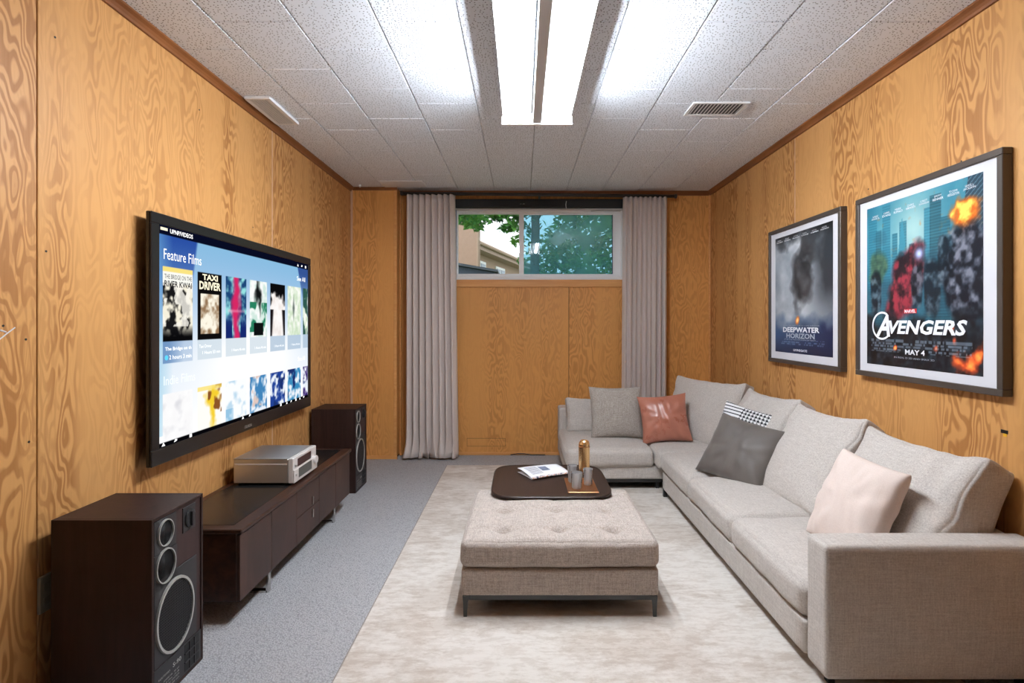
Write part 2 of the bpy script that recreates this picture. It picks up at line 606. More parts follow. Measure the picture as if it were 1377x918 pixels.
def vnoise(U, V, fx, fy, seed=0, octaves=4):
    rng = np.random.RandomState(seed)
    tot, amp, out = 0, 1.0, np.zeros_like(U)
    for k in range(octaves):
        gx, gy = max(2, int(fx * 2 ** k) + 2), max(2, int(fy * 2 ** k) + 2)
        g = rng.rand(gy, gx)
        x, y = np.clip(U, 0, 1) * (gx - 1.001), np.clip(V, 0, 1) * (gy - 1.001)
        i, j = x.astype(int), y.astype(int)
        a, b = x - i, y - j
        a, b = a * a * (3 - 2 * a), b * b * (3 - 2 * b)
        out += amp * ((g[j, i] * (1 - a) + g[j, i + 1] * a) * (1 - b) + (g[j + 1, i] * (1 - a) + g[j + 1, i + 1] * a) * b)
        tot += amp
        amp *= .5
    return out / tot

def lerp3(f, a, b):
    f = np.clip(f, 0, 1)[..., None]
    return np.asarray(a, float) * (1 - f) + np.asarray(b, float) * f

def over(img, mask, col):
    m = np.clip(mask, 0, 1)[..., None]
    return img * (1 - m) + np.asarray(col, float) * m

def print_panel(name, img, origin, ex, ey, m, parent):
    """img: (ny,nx,3) sRGB 0-255, row 0 at the bottom; origin + u*ex + v*ey"""
    ny, nx, _ = img.shape
    o, ex, ey = np.array(origin), np.array(ex), np.array(ey)
    u, v = np.meshgrid(np.linspace(0, 1, nx), np.linspace(0, 1, ny))
    co = o + u[..., None] * ex + v[..., None] * ey
    idx = np.arange(nx * ny).reshape(ny, nx)
    fc = np.stack([idx[:-1, :-1], idx[:-1, 1:], idx[1:, 1:], idx[1:, :-1]], -1).reshape(-1, 4)
    me = bpy.data.meshes.new(name)
    me.from_pydata(co.reshape(-1, 3).tolist(), [], fc.tolist())
    at = me.color_attributes.new('print', 'FLOAT_COLOR', 'POINT')
    c = np.ones((nx * ny, 4))
    c[:, :3] = lin(img).reshape(-1, 3)
    at.data.foreach_set('color', c.ravel())
    me.materials.append(m)
    ob = bpy.data.objects.new(name, me)
    C.objects.link(ob)
    ob.parent = parent
    return ob

def letter(name, s, origin, ex, ey, width, height, m, parent, bold=0.0, shear=0.0, align='LEFT', spacing=1.0):
    """lettering as a thin mesh; fitted to width x height with its lower left corner at origin (ex right, ey up, unit vectors)"""
    cu = bpy.data.curves.new('lettering', 'FONT')
    cu.body = s
    cu.shear = shear
    cu.offset = bold
    cu.space_character = spacing
    cu.resolution_u = 2
    tmp = bpy.data.objects.new('lettering_tmp', cu)
    C.objects.link(tmp)
    bpy.context.view_layer.update()
    me = bpy.data.meshes.new_from_object(tmp.evaluated_get(bpy.context.evaluated_depsgraph_get()))
    bpy.data.objects.remove(tmp)
    bpy.data.curves.remove(cu)
    n = len(me.vertices)
    co = np.zeros(n * 3)
    me.vertices.foreach_get('co', co)
    co = co.reshape(-1, 3)
    mn, mx = co.min(0), co.max(0)
    x = (co[:, 0] - mn[0]) / max(1e-6, mx[0] - mn[0]) * width
    y = (co[:, 1] - mn[1]) / max(1e-6, mx[1] - mn[1]) * height
    p = np.array(origin) + x[:, None] * np.array(ex) + y[:, None] * np.array(ey)
    me.vertices.foreach_set('co', p.ravel())
    me.materials.clear()
    me.materials.append(m)
    me.update()
    ob = bpy.data.objects.new(name, me)
    C.objects.link(ob)
    ob.parent = parent
    return ob

# ------------------------------------------------------------------ room shell
XL, XR, YB, YC, H, YF = -1.443, 1.637, 4.787, 4.642, 2.290, -2.2
XCOL = -1.06

def struct(name, *a, **k):
    o = box(name, *a, **k)
    o['kind'] = 'structure'
    return o

fl = struct('floor', XL - .2, XR + .2, YF - .2, YB + .2, -.12, 0, M['carpet'])
cl = struct('ceiling', XL - .2, XR + .2, YF - .2, YB + .2, H + .012, H + .12, M['backing'])
wl = struct('wall_left', XL - .15, XL - .012, YF, YB + .1, 0, H + .012, M['backing'])
wr_ = struct('wall_right', XR + .012, XR + .15, YF, YB + .1, 0, H + .012, M['backing'])
wf = struct('wall_front', XL - .15, XR + .15, YF - .15, YF, 0, H + .012, M['console_wood'])
WX0, WX1, WZ0, WZ1 = -.5886, .8797, 1.523, 2.2217
bm = bmesh.new()
add_box(bm, XL - .15, WX0, YB + .012, YB + .2, 0, H + .012)
add_box(bm, WX1, XR + .15, YB + .012, YB + .2, 0, H + .012)
add_box(bm, WX0, WX1, YB + .012, YB + .2, 0, WZ0)
add_box(bm, WX0, WX1, YB + .012, YB + .2, WZ1, H + .012)
wb = bm_obj('wall_back', bm, M['backing'])
wb['kind'] = 'structure'

G = .0022
def panel(parent, x0, x1, y0, y1, z0, z1, m=None):
    return box('panel', x0, x1, y0, y1, z0, z1, m or M['ply'], parent, .0015)

seams_l = [YF, .098, 1.638, 3.178, YC]
for a, b in zip(seams_l[:-1], seams_l[1:]):
    panel(wl, XL - .012, XL, a + G, b - G, .0, H)
seams_r = [YF, .22, 1.76, 3.30, YB]
for a, b in zip(seams_r[:-1], seams_r[1:]):
    panel(wr_, XR, XR + .012, a + G, b - G, .0, H)
box('seam_strip', XL - .004, XL + .0015, 3.172, 3.182, 0, H, M['strip_pale'], wl)
box('seam_strip', XR - .0012, XR + .004, 3.296, 3.304, 1.30, H, M['strip_pale'], wr_)
# nail heads and small damage on the panelling
def nail(parent, x, y, z, nx):
    bm = bmesh.new()
    add_lathe(bm, [(.0035, 0), (.0035, .0012 * nx)], 8, (x, y, z), 'x')
    return bm_obj('nail_head', bm, M['black'], parent)
for y, z in ((1.70, 2.03), (1.668, 1.365), (2.46, 2.10), (1.53, 1.14), (1.60, 1.10), (1.61, .80), (2.62, 1.47), (2.95, 1.66)):
    nail(wl, XL, y, z, 1)
for y, z in ((2.23, 1.73), (2.05, 1.75), (2.6, 1.78), (3.5, 1.9)):
    nail(wr_, XR, y, z, -1)
bm = bmesh.new()
add_tube(bm, [(XL + .001, 1.515, 1.10), (XL + .001, 1.54, 1.118), (XL + .001, 1.565, 1.135)], .0018, 5)
add_tube(bm, [(XL + .001, 1.52, 1.128), (XL + .001, 1.538, 1.122)], .0022, 5)
bm_obj('scratch', bm, M['mat_board'], wl)
# small cut-out in the right wall with a yellow edge showing
box('cut_out', XR - .001, XR + .002, 1.853, 1.881, .773, .785, M['black'], wr_)
box('cut_out_edge', XR - .0008, XR + .002, 1.858, 1.872, .763, .773, plain('yellow_edge', S(222, 170, 30), .6), wr_)

# back wall panels
panel(wb, XL, WX0 - G, YB, YB + .012, .02, H, M['ply_back_brightened'])
panel(wb, WX0 + G, .4075 - G, YB, YB + .012, .02, 1.4585, M['ply_back_brightened'])
panel(wb, .4075 + G, WX1 - G, YB, YB + .012, .02, 1.4585, M['ply_back_brightened'])
panel(wb, WX1 + G, XR - G, YB, YB + .012, .02, H, M['ply_back_brightened'])
panel(wb, WX0 + G, WX1 - G, YB, YB + .012, WZ1 + .004, H, M['ply_back_brightened'])
for q in ((-.48, -.145, .143, .1455), (-.48, -.145, .075, .077), (-.48, -.478, .075, .145), (-.147, -.145, .075, .145)):
    box('access_groove', q[0], q[1], YB - .0008, YB + .001, q[2], q[3], M['backing'], wb)
# projecting column at the left of the back wall
co = struct('wall_column', XL, XCOL - .012, YC + .012, YB, 0, H + .012, M['backing'])
panel(co, XL + G, XCOL - .013, YC, YC + .012, .02, H, M['ply_back_brightened'])
panel(co, XCOL - .012, XCOL, YC + .018, YB - G, .02, H, M['ply_back_brightened'])
box('corner_bead', XCOL - .022, XCOL + .004, YC - .004, YC + .02, .0, H, M['sillwood'], co, .003)
box('edge_batten', XCOL, XCOL + .012, YB - .03, YB, .0, H, M['sillwood'], co, .003)

def trim(name, bm, m):
    o = bm_obj(name, bm, m)
    o['kind'] = 'structure'
    return o
def cove_prof(sx):
    return [(0, 0), (sx * .030, 0), (sx * .030, -.008), (sx * .018, -.016), (sx * .012, -.026), (sx * .010, -.036), (0, -.036)]
bm = bmesh.new(); add_prism(bm, [(XL + a, H + b) for a, b in cove_prof(1)], 'y', YF, YC); trim('trim_1', bm, M['cove'])
bm = bmesh.new(); add_prism(bm, [(XR - a, H + b) for a, b in cove_prof(1)], 'y', YF, YB); trim('trim_2', bm, M['cove'])
bm = bmesh.new(); add_prism(bm, [(YC - a * .6, H + b * .7) for a, b in cove_prof(1)], 'x', XL, XCOL + .01); trim('trim_3', bm, M['cove'])
bm = bmesh.new(); add_prism(bm, [(YB - a, H + b) for a, b in cove_prof(1)], 'x', XCOL, XR); trim('trim_4', bm, M['cove'])
bm = bmesh.new(); add_box(bm, XL, XL + .016, YC - .016, YC, 0, H - .02, .004, 2); trim('trim_5', bm, M['strip_pale'])
bm = bmesh.new(); add_box(bm, XR - .014, XR, YB - .014, YB, 0, H - .03, .004, 2); trim('trim_6', bm, M['sillwood'])
bm = bmesh.new(); add_box(bm, WX0 - .02, WX1 + .02, YB - .014, YB + .03, 1.4585, WZ0, .003, 2); trim('trim_7', bm, M['sillwood'])
def bboard(name, x0, x1, y0, y1, h=.03):
    o = box(name, x0, x1, y0, y1, 0, h, M['sillwood'], None, .004, 2)
    o['kind'] = 'structure'
bboard('baseboard_back', XCOL, XR, YB - .012, YB, .026)
bboard('baseboard_left', XL, XCOL + .008, YC - .012, YC, .03)

# ceiling tiles, running bond
rowlen, colw = .3895, .310
xs = [XL] + [.073 + colw * k for k in range(-4, 5)] + [XR]
bm = bmesh.new()
t_cache = {}
hmat = M['tile']
for ci, (x0, x1) in enumerate(zip(xs[:-1], xs[1:])):
    off = .14 if ci % 2 else .35
    y = off - rowlen * 7
    while y < YB:
        y0, y1 = max(y, YF), min(y + rowlen, YB)
        y += rowlen
        if y1 - y0 < .02: continue
        key = (round(x1 - x0, 4), round(y1 - y0, 4))
        if key not in t_cache:
            b = bmesh.new()
            w2, l2 = key[0] / 2 - .0012, key[1] / 2 - .0009
            e = .0035
            lo = [b.verts.new((sx * (w2 - e), sy * (l2 - e), 0)) for sx, sy in ((-1, -1), (1, -1), (1, 1), (-1, 1))]
            mi = [b.verts.new((sx * w2, sy * l2, e)) for sx, sy in ((-1, -1), (1, -1), (1, 1), (-1, 1))]
            up = [b.verts.new((sx * w2, sy * l2, .012)) for sx, sy in ((-1, -1), (1, -1), (1, 1), (-1, 1))]
            b.faces.new(lo[::-1]); b.faces.new(up)
            for A, B in ((lo, mi), (mi, up)):
                for k in range(4):
                    b.faces.new((A[k], A[(k + 1) % 4], B[(k + 1) % 4], B[k]))
            me = bpy.data.meshes.new('ceiling_tile')
            bmesh.ops.recalc_face_normals(b, faces=b.faces[:])
            b.to_mesh(me); b.free()
            me.materials.append(hmat)
            t_cache[key] = me
        dz = random.uniform(-.0009, .0009)
        ob = bpy.data.objects.new('ceiling_tile', t_cache[key])
        C.objects.link(ob)
        ob.parent = cl
        ob.location = ((x0 + x1) / 2, (y0 + y1) / 2, H + dz)
o = box('ceiling_patch', -1.150, -.800, 4.42, 4.615, H - .006, H + .001, M['white'], cl, .001)
bm = bmesh.new(); add_lathe(bm, [(.012, 0), (.012, -.01), (.006, -.02), (.0, -.024)], 10, (-1.34, 4.55, H))
hk = bm_obj('ceiling_hook', bm, M['white']); tag(hk, 'tiny white hook in the ceiling above the left column', 'hook')

# ------------------------------------------------------------------ ceiling light
def make_light(name, label, y0, y1, power, group=None):
    cx, w, zb = .0755, .178, 2.165
    t = thing(name, label, 'ceiling light', (cx, (y0 + y1) / 2, H))
    L = (y1 - y0) / 2
    zz = -H
    bm = bmesh.new()
    # folded reflector pan: flat back, sloping wings
    wi = .171
    prof = [(-wi, 2.192), (-.14, 2.200), (-.03, 2.206), (-.03, 2.29), (.03, 2.29), (.03, 2.206), (.14, 2.200), (wi, 2.192), (wi, 2.195), (.14, 2.204), (.04, 2.210), (.04, 2.292), (-.04, 2.292), (-.04, 2.210), (-.14, 2.204), (-wi, 2.195)]
    add_prism(bm, [(x, z + zz) for x, z in prof], 'y', -L, L)
    bm_obj('reflector', bm, M['reflector'], t)
    bm = bmesh.new()
    add_prism(bm, [(-.0215, 2.206 + zz), (-.0215, 2.153 + zz), (-.0205, 2.152 + zz), (.0205, 2.152 + zz), (.0215, 2.153 + zz), (.0215, 2.206 + zz)], 'y', -L + .004, L - .02)
    bm_obj('centre_channel', bm, M['channel'], t)
    for s in (-1, 1):
        pl = [(-w, 2.150), (w, 2.150), (w, 2.196), (.14, 2.208), (-.14, 2.208), (-w, 2.196)]
        bm = bmesh.new()
        ya = s * L
        add_prism(bm, [(x, z + zz) for x, z in pl], 'y', ya - s * .004, ya)
        add_box(bm, -w, w, min(ya, ya - s * .022), max(ya, ya - s * .022), 2.147 + zz, 2.151 + zz)
        bm_obj('end_plate', bm, M['reflector'], t)
    em = emit('tube_glow', (.90, .975, 1.06), power)
    for xx in (-.122, .122):
        bm = bmesh.new()
        add_lathe(bm, [(.012, -L + .035), (.019, -L + .045), (.019, L - .045), (.012, L - .035)], 16, (xx, 0, 2.1725 + zz), 'y')
        bm_obj('tube', bm, em, t, True)
        for s in (-1, 1):
            bm = bmesh.new()
            add_lathe(bm, [(.021, s * (L - .034)), (.024, s * (L - .012))] if s > 0 else [(.024, s * (L - .012)), (.021, s * (L - .034))], 14, (xx, 0, 2.1725 + zz), 'y')
            bm_obj('lamp_holder', bm, M['white'], t)
    for xx in (-.055, .055):
        bm = bmesh.new()
        add_box(bm, xx - .014, xx + .014, L - .05, L - .02, 2.168 + zz, 2.206 + zz, .004)
        so = bm_obj('socket', bm, M['channel'], t)
        bm = bmesh.new()
        sg = 1 if xx > 0 else -1
        add_tube(bm, [(xx, L - .05, 2.185 + zz), (xx + sg * .01, L - .08, 2.18 + zz), (xx + sg * .03, L - .075, 2.185 + zz), (xx + sg * .05, L - .06, 2.195 + zz)], .003, 6)
        bm_obj('wire', bm, M['channel'], so)
    return t
make_light('ceiling_light', 'long white fluorescent ceiling light with two glowing tubes', 1.68, 2.79, TUBE_POWER)
if REAR_POWER:
    make_light('ceiling_light', 'fluorescent ceiling light at the rear of the room behind the camera', -1.35, .22, REAR_POWER)

# ------------------------------------------------------------------ vents
def vent(label, x0, x1, y0, y1, long_axis, drop=0.0):
    t = thing('ceiling_vent', label, 'vent', ((x0 + x1) / 2, (y0 + y1) / 2, H))
    hx, hy = (x1 - x0) / 2, (y1 - y0) / 2
    f = .017
    bm = bmesh.new()
    add_box(bm, -hx, hx, -hy, -hy + f, -.008 - drop, 0, .002)
    add_box(bm, -hx, hx, hy - f, hy, -.008 - drop, 0, .002)
    add_box(bm, -hx, -hx + f, -hy + f, hy - f, -.008 - drop, 0)
    add_box(bm, hx - f, hx, -hy + f, hy - f, -.008 - drop, 0)
    bm_obj('vent_frame', bm, M['white'], t)
    box('backing', -hx + f * .6, hx - f * .6, -hy + f * .6, hy - f * .6, -.0012, -.0002, M['black'], t)
    if long_axis == 'x':
        n = 14
        for k in range(n):
            x = -hx + f + (k + .5) * (2 * hx - 2 * f) / n
            bm = bmesh.new()
            add_prism(bm, [(x - .0038, -.0070 - drop), (x + .0030, -.0066 - drop), (x + .0038, -.004), (x + .0028, -.004)], 'y', -hy + f, hy - f)
            bm_obj('slat', bm, M['white'], t)
    else:
        n = 7
        for k in range(n):
            x = -hx + f + (k + .5) * (2 * hx - 2 * f) / n
            bm = bmesh.new()
            add_prism(bm, [(x - .0050, -.0075 - drop), (x + .0035, -.0065 - drop), (x + .005, -.003), (x + .0035, -.003)], 'y', -hy + f, hy - f)
            bm_obj('slat', bm, M['channel'], t)
    return t
vent('white slatted vent in the ceiling on the side of the posters', .885, 1.18, 2.84, 3.02, 'x')
vent('white narrow vent in the ceiling beside the television wall', -1.400, -1.272, 2.77, 3.14, 'y', .006)

# ------------------------------------------------------------------ window, blind, curtains
wn1 = thing('window_1', 'white sliding basement window of two panes in the back wall', 'window', (0, 4.80, 0), kind='structure')
z0, z1 = 1.523, 2.138
bm = bmesh.new()
add_box(bm, -.571, .8797, 0, .07, z0, z0 + .030, .003)
add_box(bm, -.571, .8797, 0, .07, z1 - .022, z1, .003)
add_box(bm, -.571, -.563, 0, .07, z0 + .03, z1 - .022)
add_box(bm, .862, .8797, 0, .07, z0 + .03, z1 - .022)
bm_obj('window_frame', bm, M['vinyl'], wn1)
box('jamb', -.5886, -.571, -.005, .10, z0, WZ1, M['jamb'], wn1)
def sash(x0, x1, y, wl_, wr2, gm):
    bm = bmesh.new()
    a, b = z0 + .030, z1 - .022
    add_box(bm, x0, x1, y, y + .022, a, a + .024, .002)
    add_box(bm, x0, x1, y, y + .022, b - .018, b, .002)
    add_box(bm, x0, x0 + wl_, y, y + .022, a + .024, b - .018, .002)
    add_box(bm, x1 - wr2, x1, y, y + .022, a + .024, b - .018, .002)
    s = bm_obj('sash', bm, M['vinyl'], wn1)
    mesh_obj('pane', [(x0 + wl_ - .002, y + .011, a + .02), (x1 - wr2 + .002, y + .011, a + .02), (x1 - wr2 + .002, y + .011, b - .014), (x0 + wl_ - .002, y + .011, b - .014)], [(0, 1, 2, 3)], gm, s)
    return s
sash(-.563, .014, .010, .004, .040, M['pane_clear'])
s2 = sash(.010, .866, .036, .006, .070, M['pane_tint'])
box('gasket', .792, .797, .034, .050, z0 + .056, z1 - .04, plain('navy_gasket', S(25, 40, 80), .5), s2)
box('latch', .60, .86, -.006, .012, z1 - .020, z1 - .008, M['channel'], wn1, .003)

rb = thing('roller_blind', 'black roller blind cassette across the top of the window', 'blind', (.142, 4.77, WZ1 - .005))
box('cassette', -.7306, .7306, -.028, .025, -.076, 0, M['black'], rb, .008, 3)
bm = bmesh.new(); add_lathe(bm, [(.006, -.73), (.006, .73)], 10, (0, .002, -.082), 'x'); bm_obj('bottom_rail', bm, M['channel'], rb)
bm = bmesh.new(); add_lathe(bm, [(.0, 0), (.022, .001), (.022, .003), (0, .004)], 14, (-.14, -.033, -.045), 'y', 1, .2); bm_obj('clip', bm, M['chrome'], rb)
bm = bmesh.new(); add_tube(bm, [(.24, -.03, -.02), (.235, -.034, -.05), (.238, -.036, -.085)], .003, 6); bm_obj('pull_cord', bm, M['vinyl'], rb)

ct = thing('curtain_rod', 'dark metal curtain rod running above the window', 'curtain rod', (.13, 4.66, 2.23))
bm = bmesh.new()
add_tube(bm, [(-1.145, 0, .016), (1.165, 0, -.010)], .014, 12)
bm_obj('rod', bm, M['rodmetal'], ct, True)
for x, z in ((-1.15, .016), (1.17, -.010)):
    bm = bmesh.new(); add_lathe(bm, [(.012, -.012), (.019, -.008), (.019, .008), (.012, .012)], 12, (x, 0, z), 'x'); bm_obj('finial', bm, M['rodmetal'], ct)
for x, z in ((-1.06, .015), (.02, .002), (1.10, -.009)):
    box('bracket', x - .008, x + .008, 0, .125, z - .008, z + .012, M['rodmetal'], ct)

def curtain(label, xa, xb, xa2, xb2, ztop, folds, seed, puddle):
    rows, per = 34, 12
    nx = folds * per
    rng = random.Random(seed)
    ph = [rng.uniform(-.35, .35) for _ in range(folds + 2)]
    am = [rng.uniform(.75, 1.15) for _ in range(folds + 2)]
    verts, faces = [], []
    for r in range(rows + 1):
        v = r / rows
        z = ztop * (1 - v)
        for i in range(nx + 1):
            u = i / nx
            k = u * folds
            kk = int(min(k, folds - 1))
            fr = k - kk
            ampl = .040 * (am[kk] * (1 - fr) + am[kk + 1] * fr) * (.72 + .28 * min(1, v * 5))
            wob = (ph[kk] * (1 - fr) + ph[kk + 1] * fr) * (.4 + .9 * v)
            x = (xa + (xb - xa) * u) * (1 - v) + (xa2 + (xb2 - xa2) * u) * v
            wv = math.cos(2 * PI * k + wob)
            # soft rounded fronts and tight valleys
            y = -ampl * (abs(math.sin(PI * k + wob / 2)) ** .6 * 2 - 1)
            x += .008 * math.sin(2 * PI * k + wob + .6)
            if puddle and z < .22:
                q = (1 - z / .22) ** 2
                x += q * .030 * math.sin(5.1 * k + seed) + q * .012 * (u - .3)
                y -= q * (.035 + .03 * mnoise.noise(Vector((k * 1.3, seed, 0))))
                z = max(.006 + .006 * (1 + math.sin(k * 4)), z) if z < .02 else z
            verts.append((x, 4.662 + y, z))
    for r in range(rows):
        for i in range(nx):
            a = r * (nx + 1) + i
            faces.append((a, a + 1, a + nx + 2, a + nx + 1))
    o = mesh_obj('curtain', verts, faces, M['curtain'], None, True)
    md = o.modifiers.new('thickness', 'SOLIDIFY')
    md.thickness = .004
    tag(o, label, 'curtain')
    return o
curtain('pale taupe pleated curtain puddling on the carpet, on the television side of the window', -.985, -.575, -.99, -.545, 2.232, 8, 3, True)
curtain('pale taupe pleated curtain hanging behind the sofa, on the poster side of the window', .857, 1.228, .842, 1.222, 2.212, 9, 8, False)

# ------------------------------------------------------------------ outside
lawn = box('ground_outside', -14, 14, YB + .25, 40, 1.2, 1.32, plain('lawn', S(90, 110, 60), .9), None)
lawn['kind'] = 'structure'
M['stucco'] = plain('beige_brick', S(180, 150, 132), .9, noise_amt=.1, nscale=14)
M['stucco2'] = plain('tan_siding', S(186, 160, 142), .9, noise_amt=.06)
M['shingle'] = plain('grey_shingle', S(96, 100, 110), .9, noise_amt=.35, nscale=60)
M['soffit'] = plain('tan_soffit', S(180, 154, 138), .7)
h1 = thing('neighbour_house', 'beige neighbouring house wall close by, seen in the left window pane', 'house', (-4.6, 16.5, 1.32))
box('wall', -3.4, 3.46, -2.5, -1.5, 0, 4.3, M['stucco'], h1)
bm = bmesh.new(); add_prism(bm, [(-2.9, 4.25), (2.9, 4.25), (0, 6.1)], 'x', -3.8, 3.75); bm_obj('roof', bm, M['shingle'], h1)
bm = bmesh.new(); add_tube(bm, [(3.46, -2.46, 0), (3.46, -2.46, 4.2)], .045, 8); bm_obj('downpipe', bm, M['stucco2'], h1)

h2 = thing('neighbour_house', 'tan neighbouring house with eaves and two white windows, further back', 'house', (-3.0, 25.0, 1.32), math.radians(-14))
box('wall', -6, 0.75, -1.5, 12, 0, 3.05, M['stucco2'], h2)
bm = bmesh.new(); add_box(bm, -6.5, 1.35, -2.1, 12.6, 3.05, 3.35); bm_obj('eaves', bm, M['soffit'], h2)
bm = bmesh.new(); add_prism(bm, [(-6.5, 3.35), (1.3, 3.35), (-2.6, 4.3)], 'y', -2.0, 12.6); bm_obj('roof', bm, M['shingle'], h2)
bm = bmesh.new(); add_tube(bm, [(1.42, -2.1, 3.30), (1.42, 12.6, 3.30)], .09, 8); bm_obj('gutter', bm, M['stucco2'], h2)
for yy in (.2, 3.6):
    wnd = box('window', .74, .82, yy, yy + 1.7, 1.6, 2.75, M['vinyl'], h2)
    box('pane', .80, .84, yy + .12, yy + .78, 1.72, 2.63, plain('far_glass', S(120, 140, 160), .2), wnd)
    box('pane', .80, .84, yy + .92, yy + 1.58, 1.72, 2.63, plain('far_glass', S(120, 140, 160), .2), wnd)

sh = thing('garden_shed', 'low shed with dark grey sloping roof outside the left pane', 'shed', (-1.6, 9.6, 1.48))
box('wall', -1.4, .9, -.4, 1.6, -.16, .42, M['stucco2'], sh)
bm = bmesh.new(); add_prism(bm, [(-1.6, .98), (1.2, .50), (1.2, .54), (-1.6, 1.02)], 'y', -.6, 1.8)
bm_obj('roof', bm, M['shingle'], sh)
bm = bmesh.new(); add_prism(bm, [(-1.55, -.16), (1.15, -.16), (1.15, .50), (-1.55, .97)], 'y', -.5, -.42)
bm_obj('gable', bm, plain('slate_siding', S(92, 100, 118), .8, noise_amt=.2, nscale=30), sh)

M['bark'] = plain('bark', S(74, 66, 62), .9, noise_amt=.3, nscale=20)
def mk_leaf():
    t = NT('leaf')
    oi = t.noise(t.pos(), 3.0, 2)
    col = t.mix(t.mapr(oi, .35, .65), S(52, 118, 70), S(120, 176, 84))
    d = t.n('ShaderNodeBsdfDiffuse'); t.l(col, d.inputs[0])
    tl = t.n('ShaderNodeBsdfTranslucent'); t.l(col, tl.inputs[0])
    mx = t.n('ShaderNodeMixShader'); mx.inputs[0].default_value = .45
    t.l(d.outputs[0], mx.inputs[1]); t.l(tl.outputs[0], mx.inputs[2]); t.l(mx.outputs[0], t.out.inputs[0])
    return t.m
M['leaf'] = mk_leaf()
def tree(label, x, y, clusters, nleaf, seed, lsize=.11, trunk_h=3.4, tr=.10, branches=()):
    t = thing('leafy_tree', label, 'tree', (x, y, 1.32))
    bm = bmesh.new()
    add_tube(bm, [(0, 0, 0), (.03, 0, trunk_h * .4), (-.02, .02, trunk_h * .75), (.04, 0, trunk_h)], [tr, tr * .85, tr * .7, tr * .5], 9)
    bm_obj('trunk', bm, M['bark'], t, True)
    for pts in branches:
        bm = bmesh.new()
        add_tube(bm, pts, [tr * .45, tr * .35, tr * .15][:len(pts)], 7)
        bm_obj('branch', bm, M['bark'], t, True)
    rng = random.Random(seed)
    verts, faces = [], []
    tot = sum(c[3] ** 2 for c in clusters)
    for cx, cy, cz, r in clusters:
        for _ in range(int(nleaf * r * r / tot)):
            d = Vector((rng.gauss(0, 1), rng.gauss(0, 1), rng.gauss(0, 1)))
            d = d.normalized() * r * (rng.random() ** .45)
            p = Vector((cx, cy, cz)) + Vector((d.x, d.y, d.z * .85))
            s = lsize * rng.uniform(.6, 1.25)
            e = Euler((rng.uniform(-1.0, 1.0), rng.uniform(-1.0, 1.0), rng.uniform(0, 6.28))).to_matrix()
            k = len(verts)
            for q in ((-.5, 0, 0), (0, -.26, .05), (.55, 0, -.05), (0, .26, .05)):
                verts.append(p + e @ (Vector(q) * s))
            faces += [(k, k + 1, k + 2), (k, k + 2, k + 3)]
    fo = mesh_obj('foliage', verts, faces, M['leaf'], t)
    fo['kind'] = 'stuff'
    return t
rng = random.Random(5)
cls = [(rng.uniform(-.3, 3.4), rng.uniform(-.5, 1.4), rng.uniform(.5, 3.6), rng.uniform(.4, .75)) for _ in range(42)]
cls = [c for c in cls if c[0] > .35 or c[2] > 2.6]
cls += [q for q in ((-1.18, 0, 1.60, .17), (-1.0, 0, 1.52, .17), (-.82, 0, 1.68, .15), (-.66, .1, 1.62, .12), (-.5, 0, 1.66, .14), (-.38, 0, 1.45, .14), (-.27, 0, 1.22, .12), (-.52, 0, 1.42, .08), (-.3, .1, 1.64, .16), (-1.1, 0, 1.75, .2), (-.7, 0, 1.8, .16)) for _ in (0, 1, 2)]
cls += [(-.62, 0, 2.05, .22), (-.8, .1, 2.25, .3), (-.42, 0, 2.1, .22), (-.25, 0, 1.95, .26), (-.05, .1, 1.5, .22), (-.6, 0, 2.35, .3), (-.3, 0, 2.5, .4), (.1, 0, 1.9, .3)]
tree('broad green tree with a dark trunk filling the right window pane', .2, 9.3, cls, 16000, 4, .13, 3.6, .085,
     [[(0, 0, 1.5), (.5, .1, 2.3), (1.2, .2, 2.9)], [(0, 0, 1.7), (-.45, 0, 2.3), (-1.0, 0, 2.6)]])
cls = [(rng.uniform(-.55, .4), rng.uniform(-.3, .3), rng.uniform(1.0, 1.75), rng.uniform(.16, .3)) for _ in range(12)]
tree('small leafy tree reaching over the shed at the left window edge', -1.05, 7.9, cls, 1400, 9, .10, 1.5, .03)
cls = [(rng.uniform(-4, 4), rng.uniform(-1, 1), rng.uniform(.4, 4.5), rng.uniform(.7, 1.2)) for _ in range(40)]
tree('dense green trees further behind the dark-trunked tree', 5.2, 15.0, cls, 12000, 12, .24, 4.0, .14)

# ------------------------------------------------------------------ rug
rg = thing('area_rug', 'pale beige distressed area rug under the ottoman', 'rug', (.45, 2.9, 0))
box('pile', -1.05, .95, -1.75, 1.50, .001, .012, M['rug'], rg, .004, 2)
bm = bmesh.new()
for (x0, x1, y0, y1) in ((-1.054, -1.046, -1.754, 1.504), (.946, .954, -1.754, 1.504), (-1.05, .95, 1.496, 1.504), (-1.05, .95, -1.754, -1.746)):
    add_box(bm, x0, x1, y0, y1, .0005, .0105, .002)
bm_obj('binding', bm, fabric('rug_binding', S(120, 112, 104), S(170, 160, 150), 300), rg)
RZ = .012

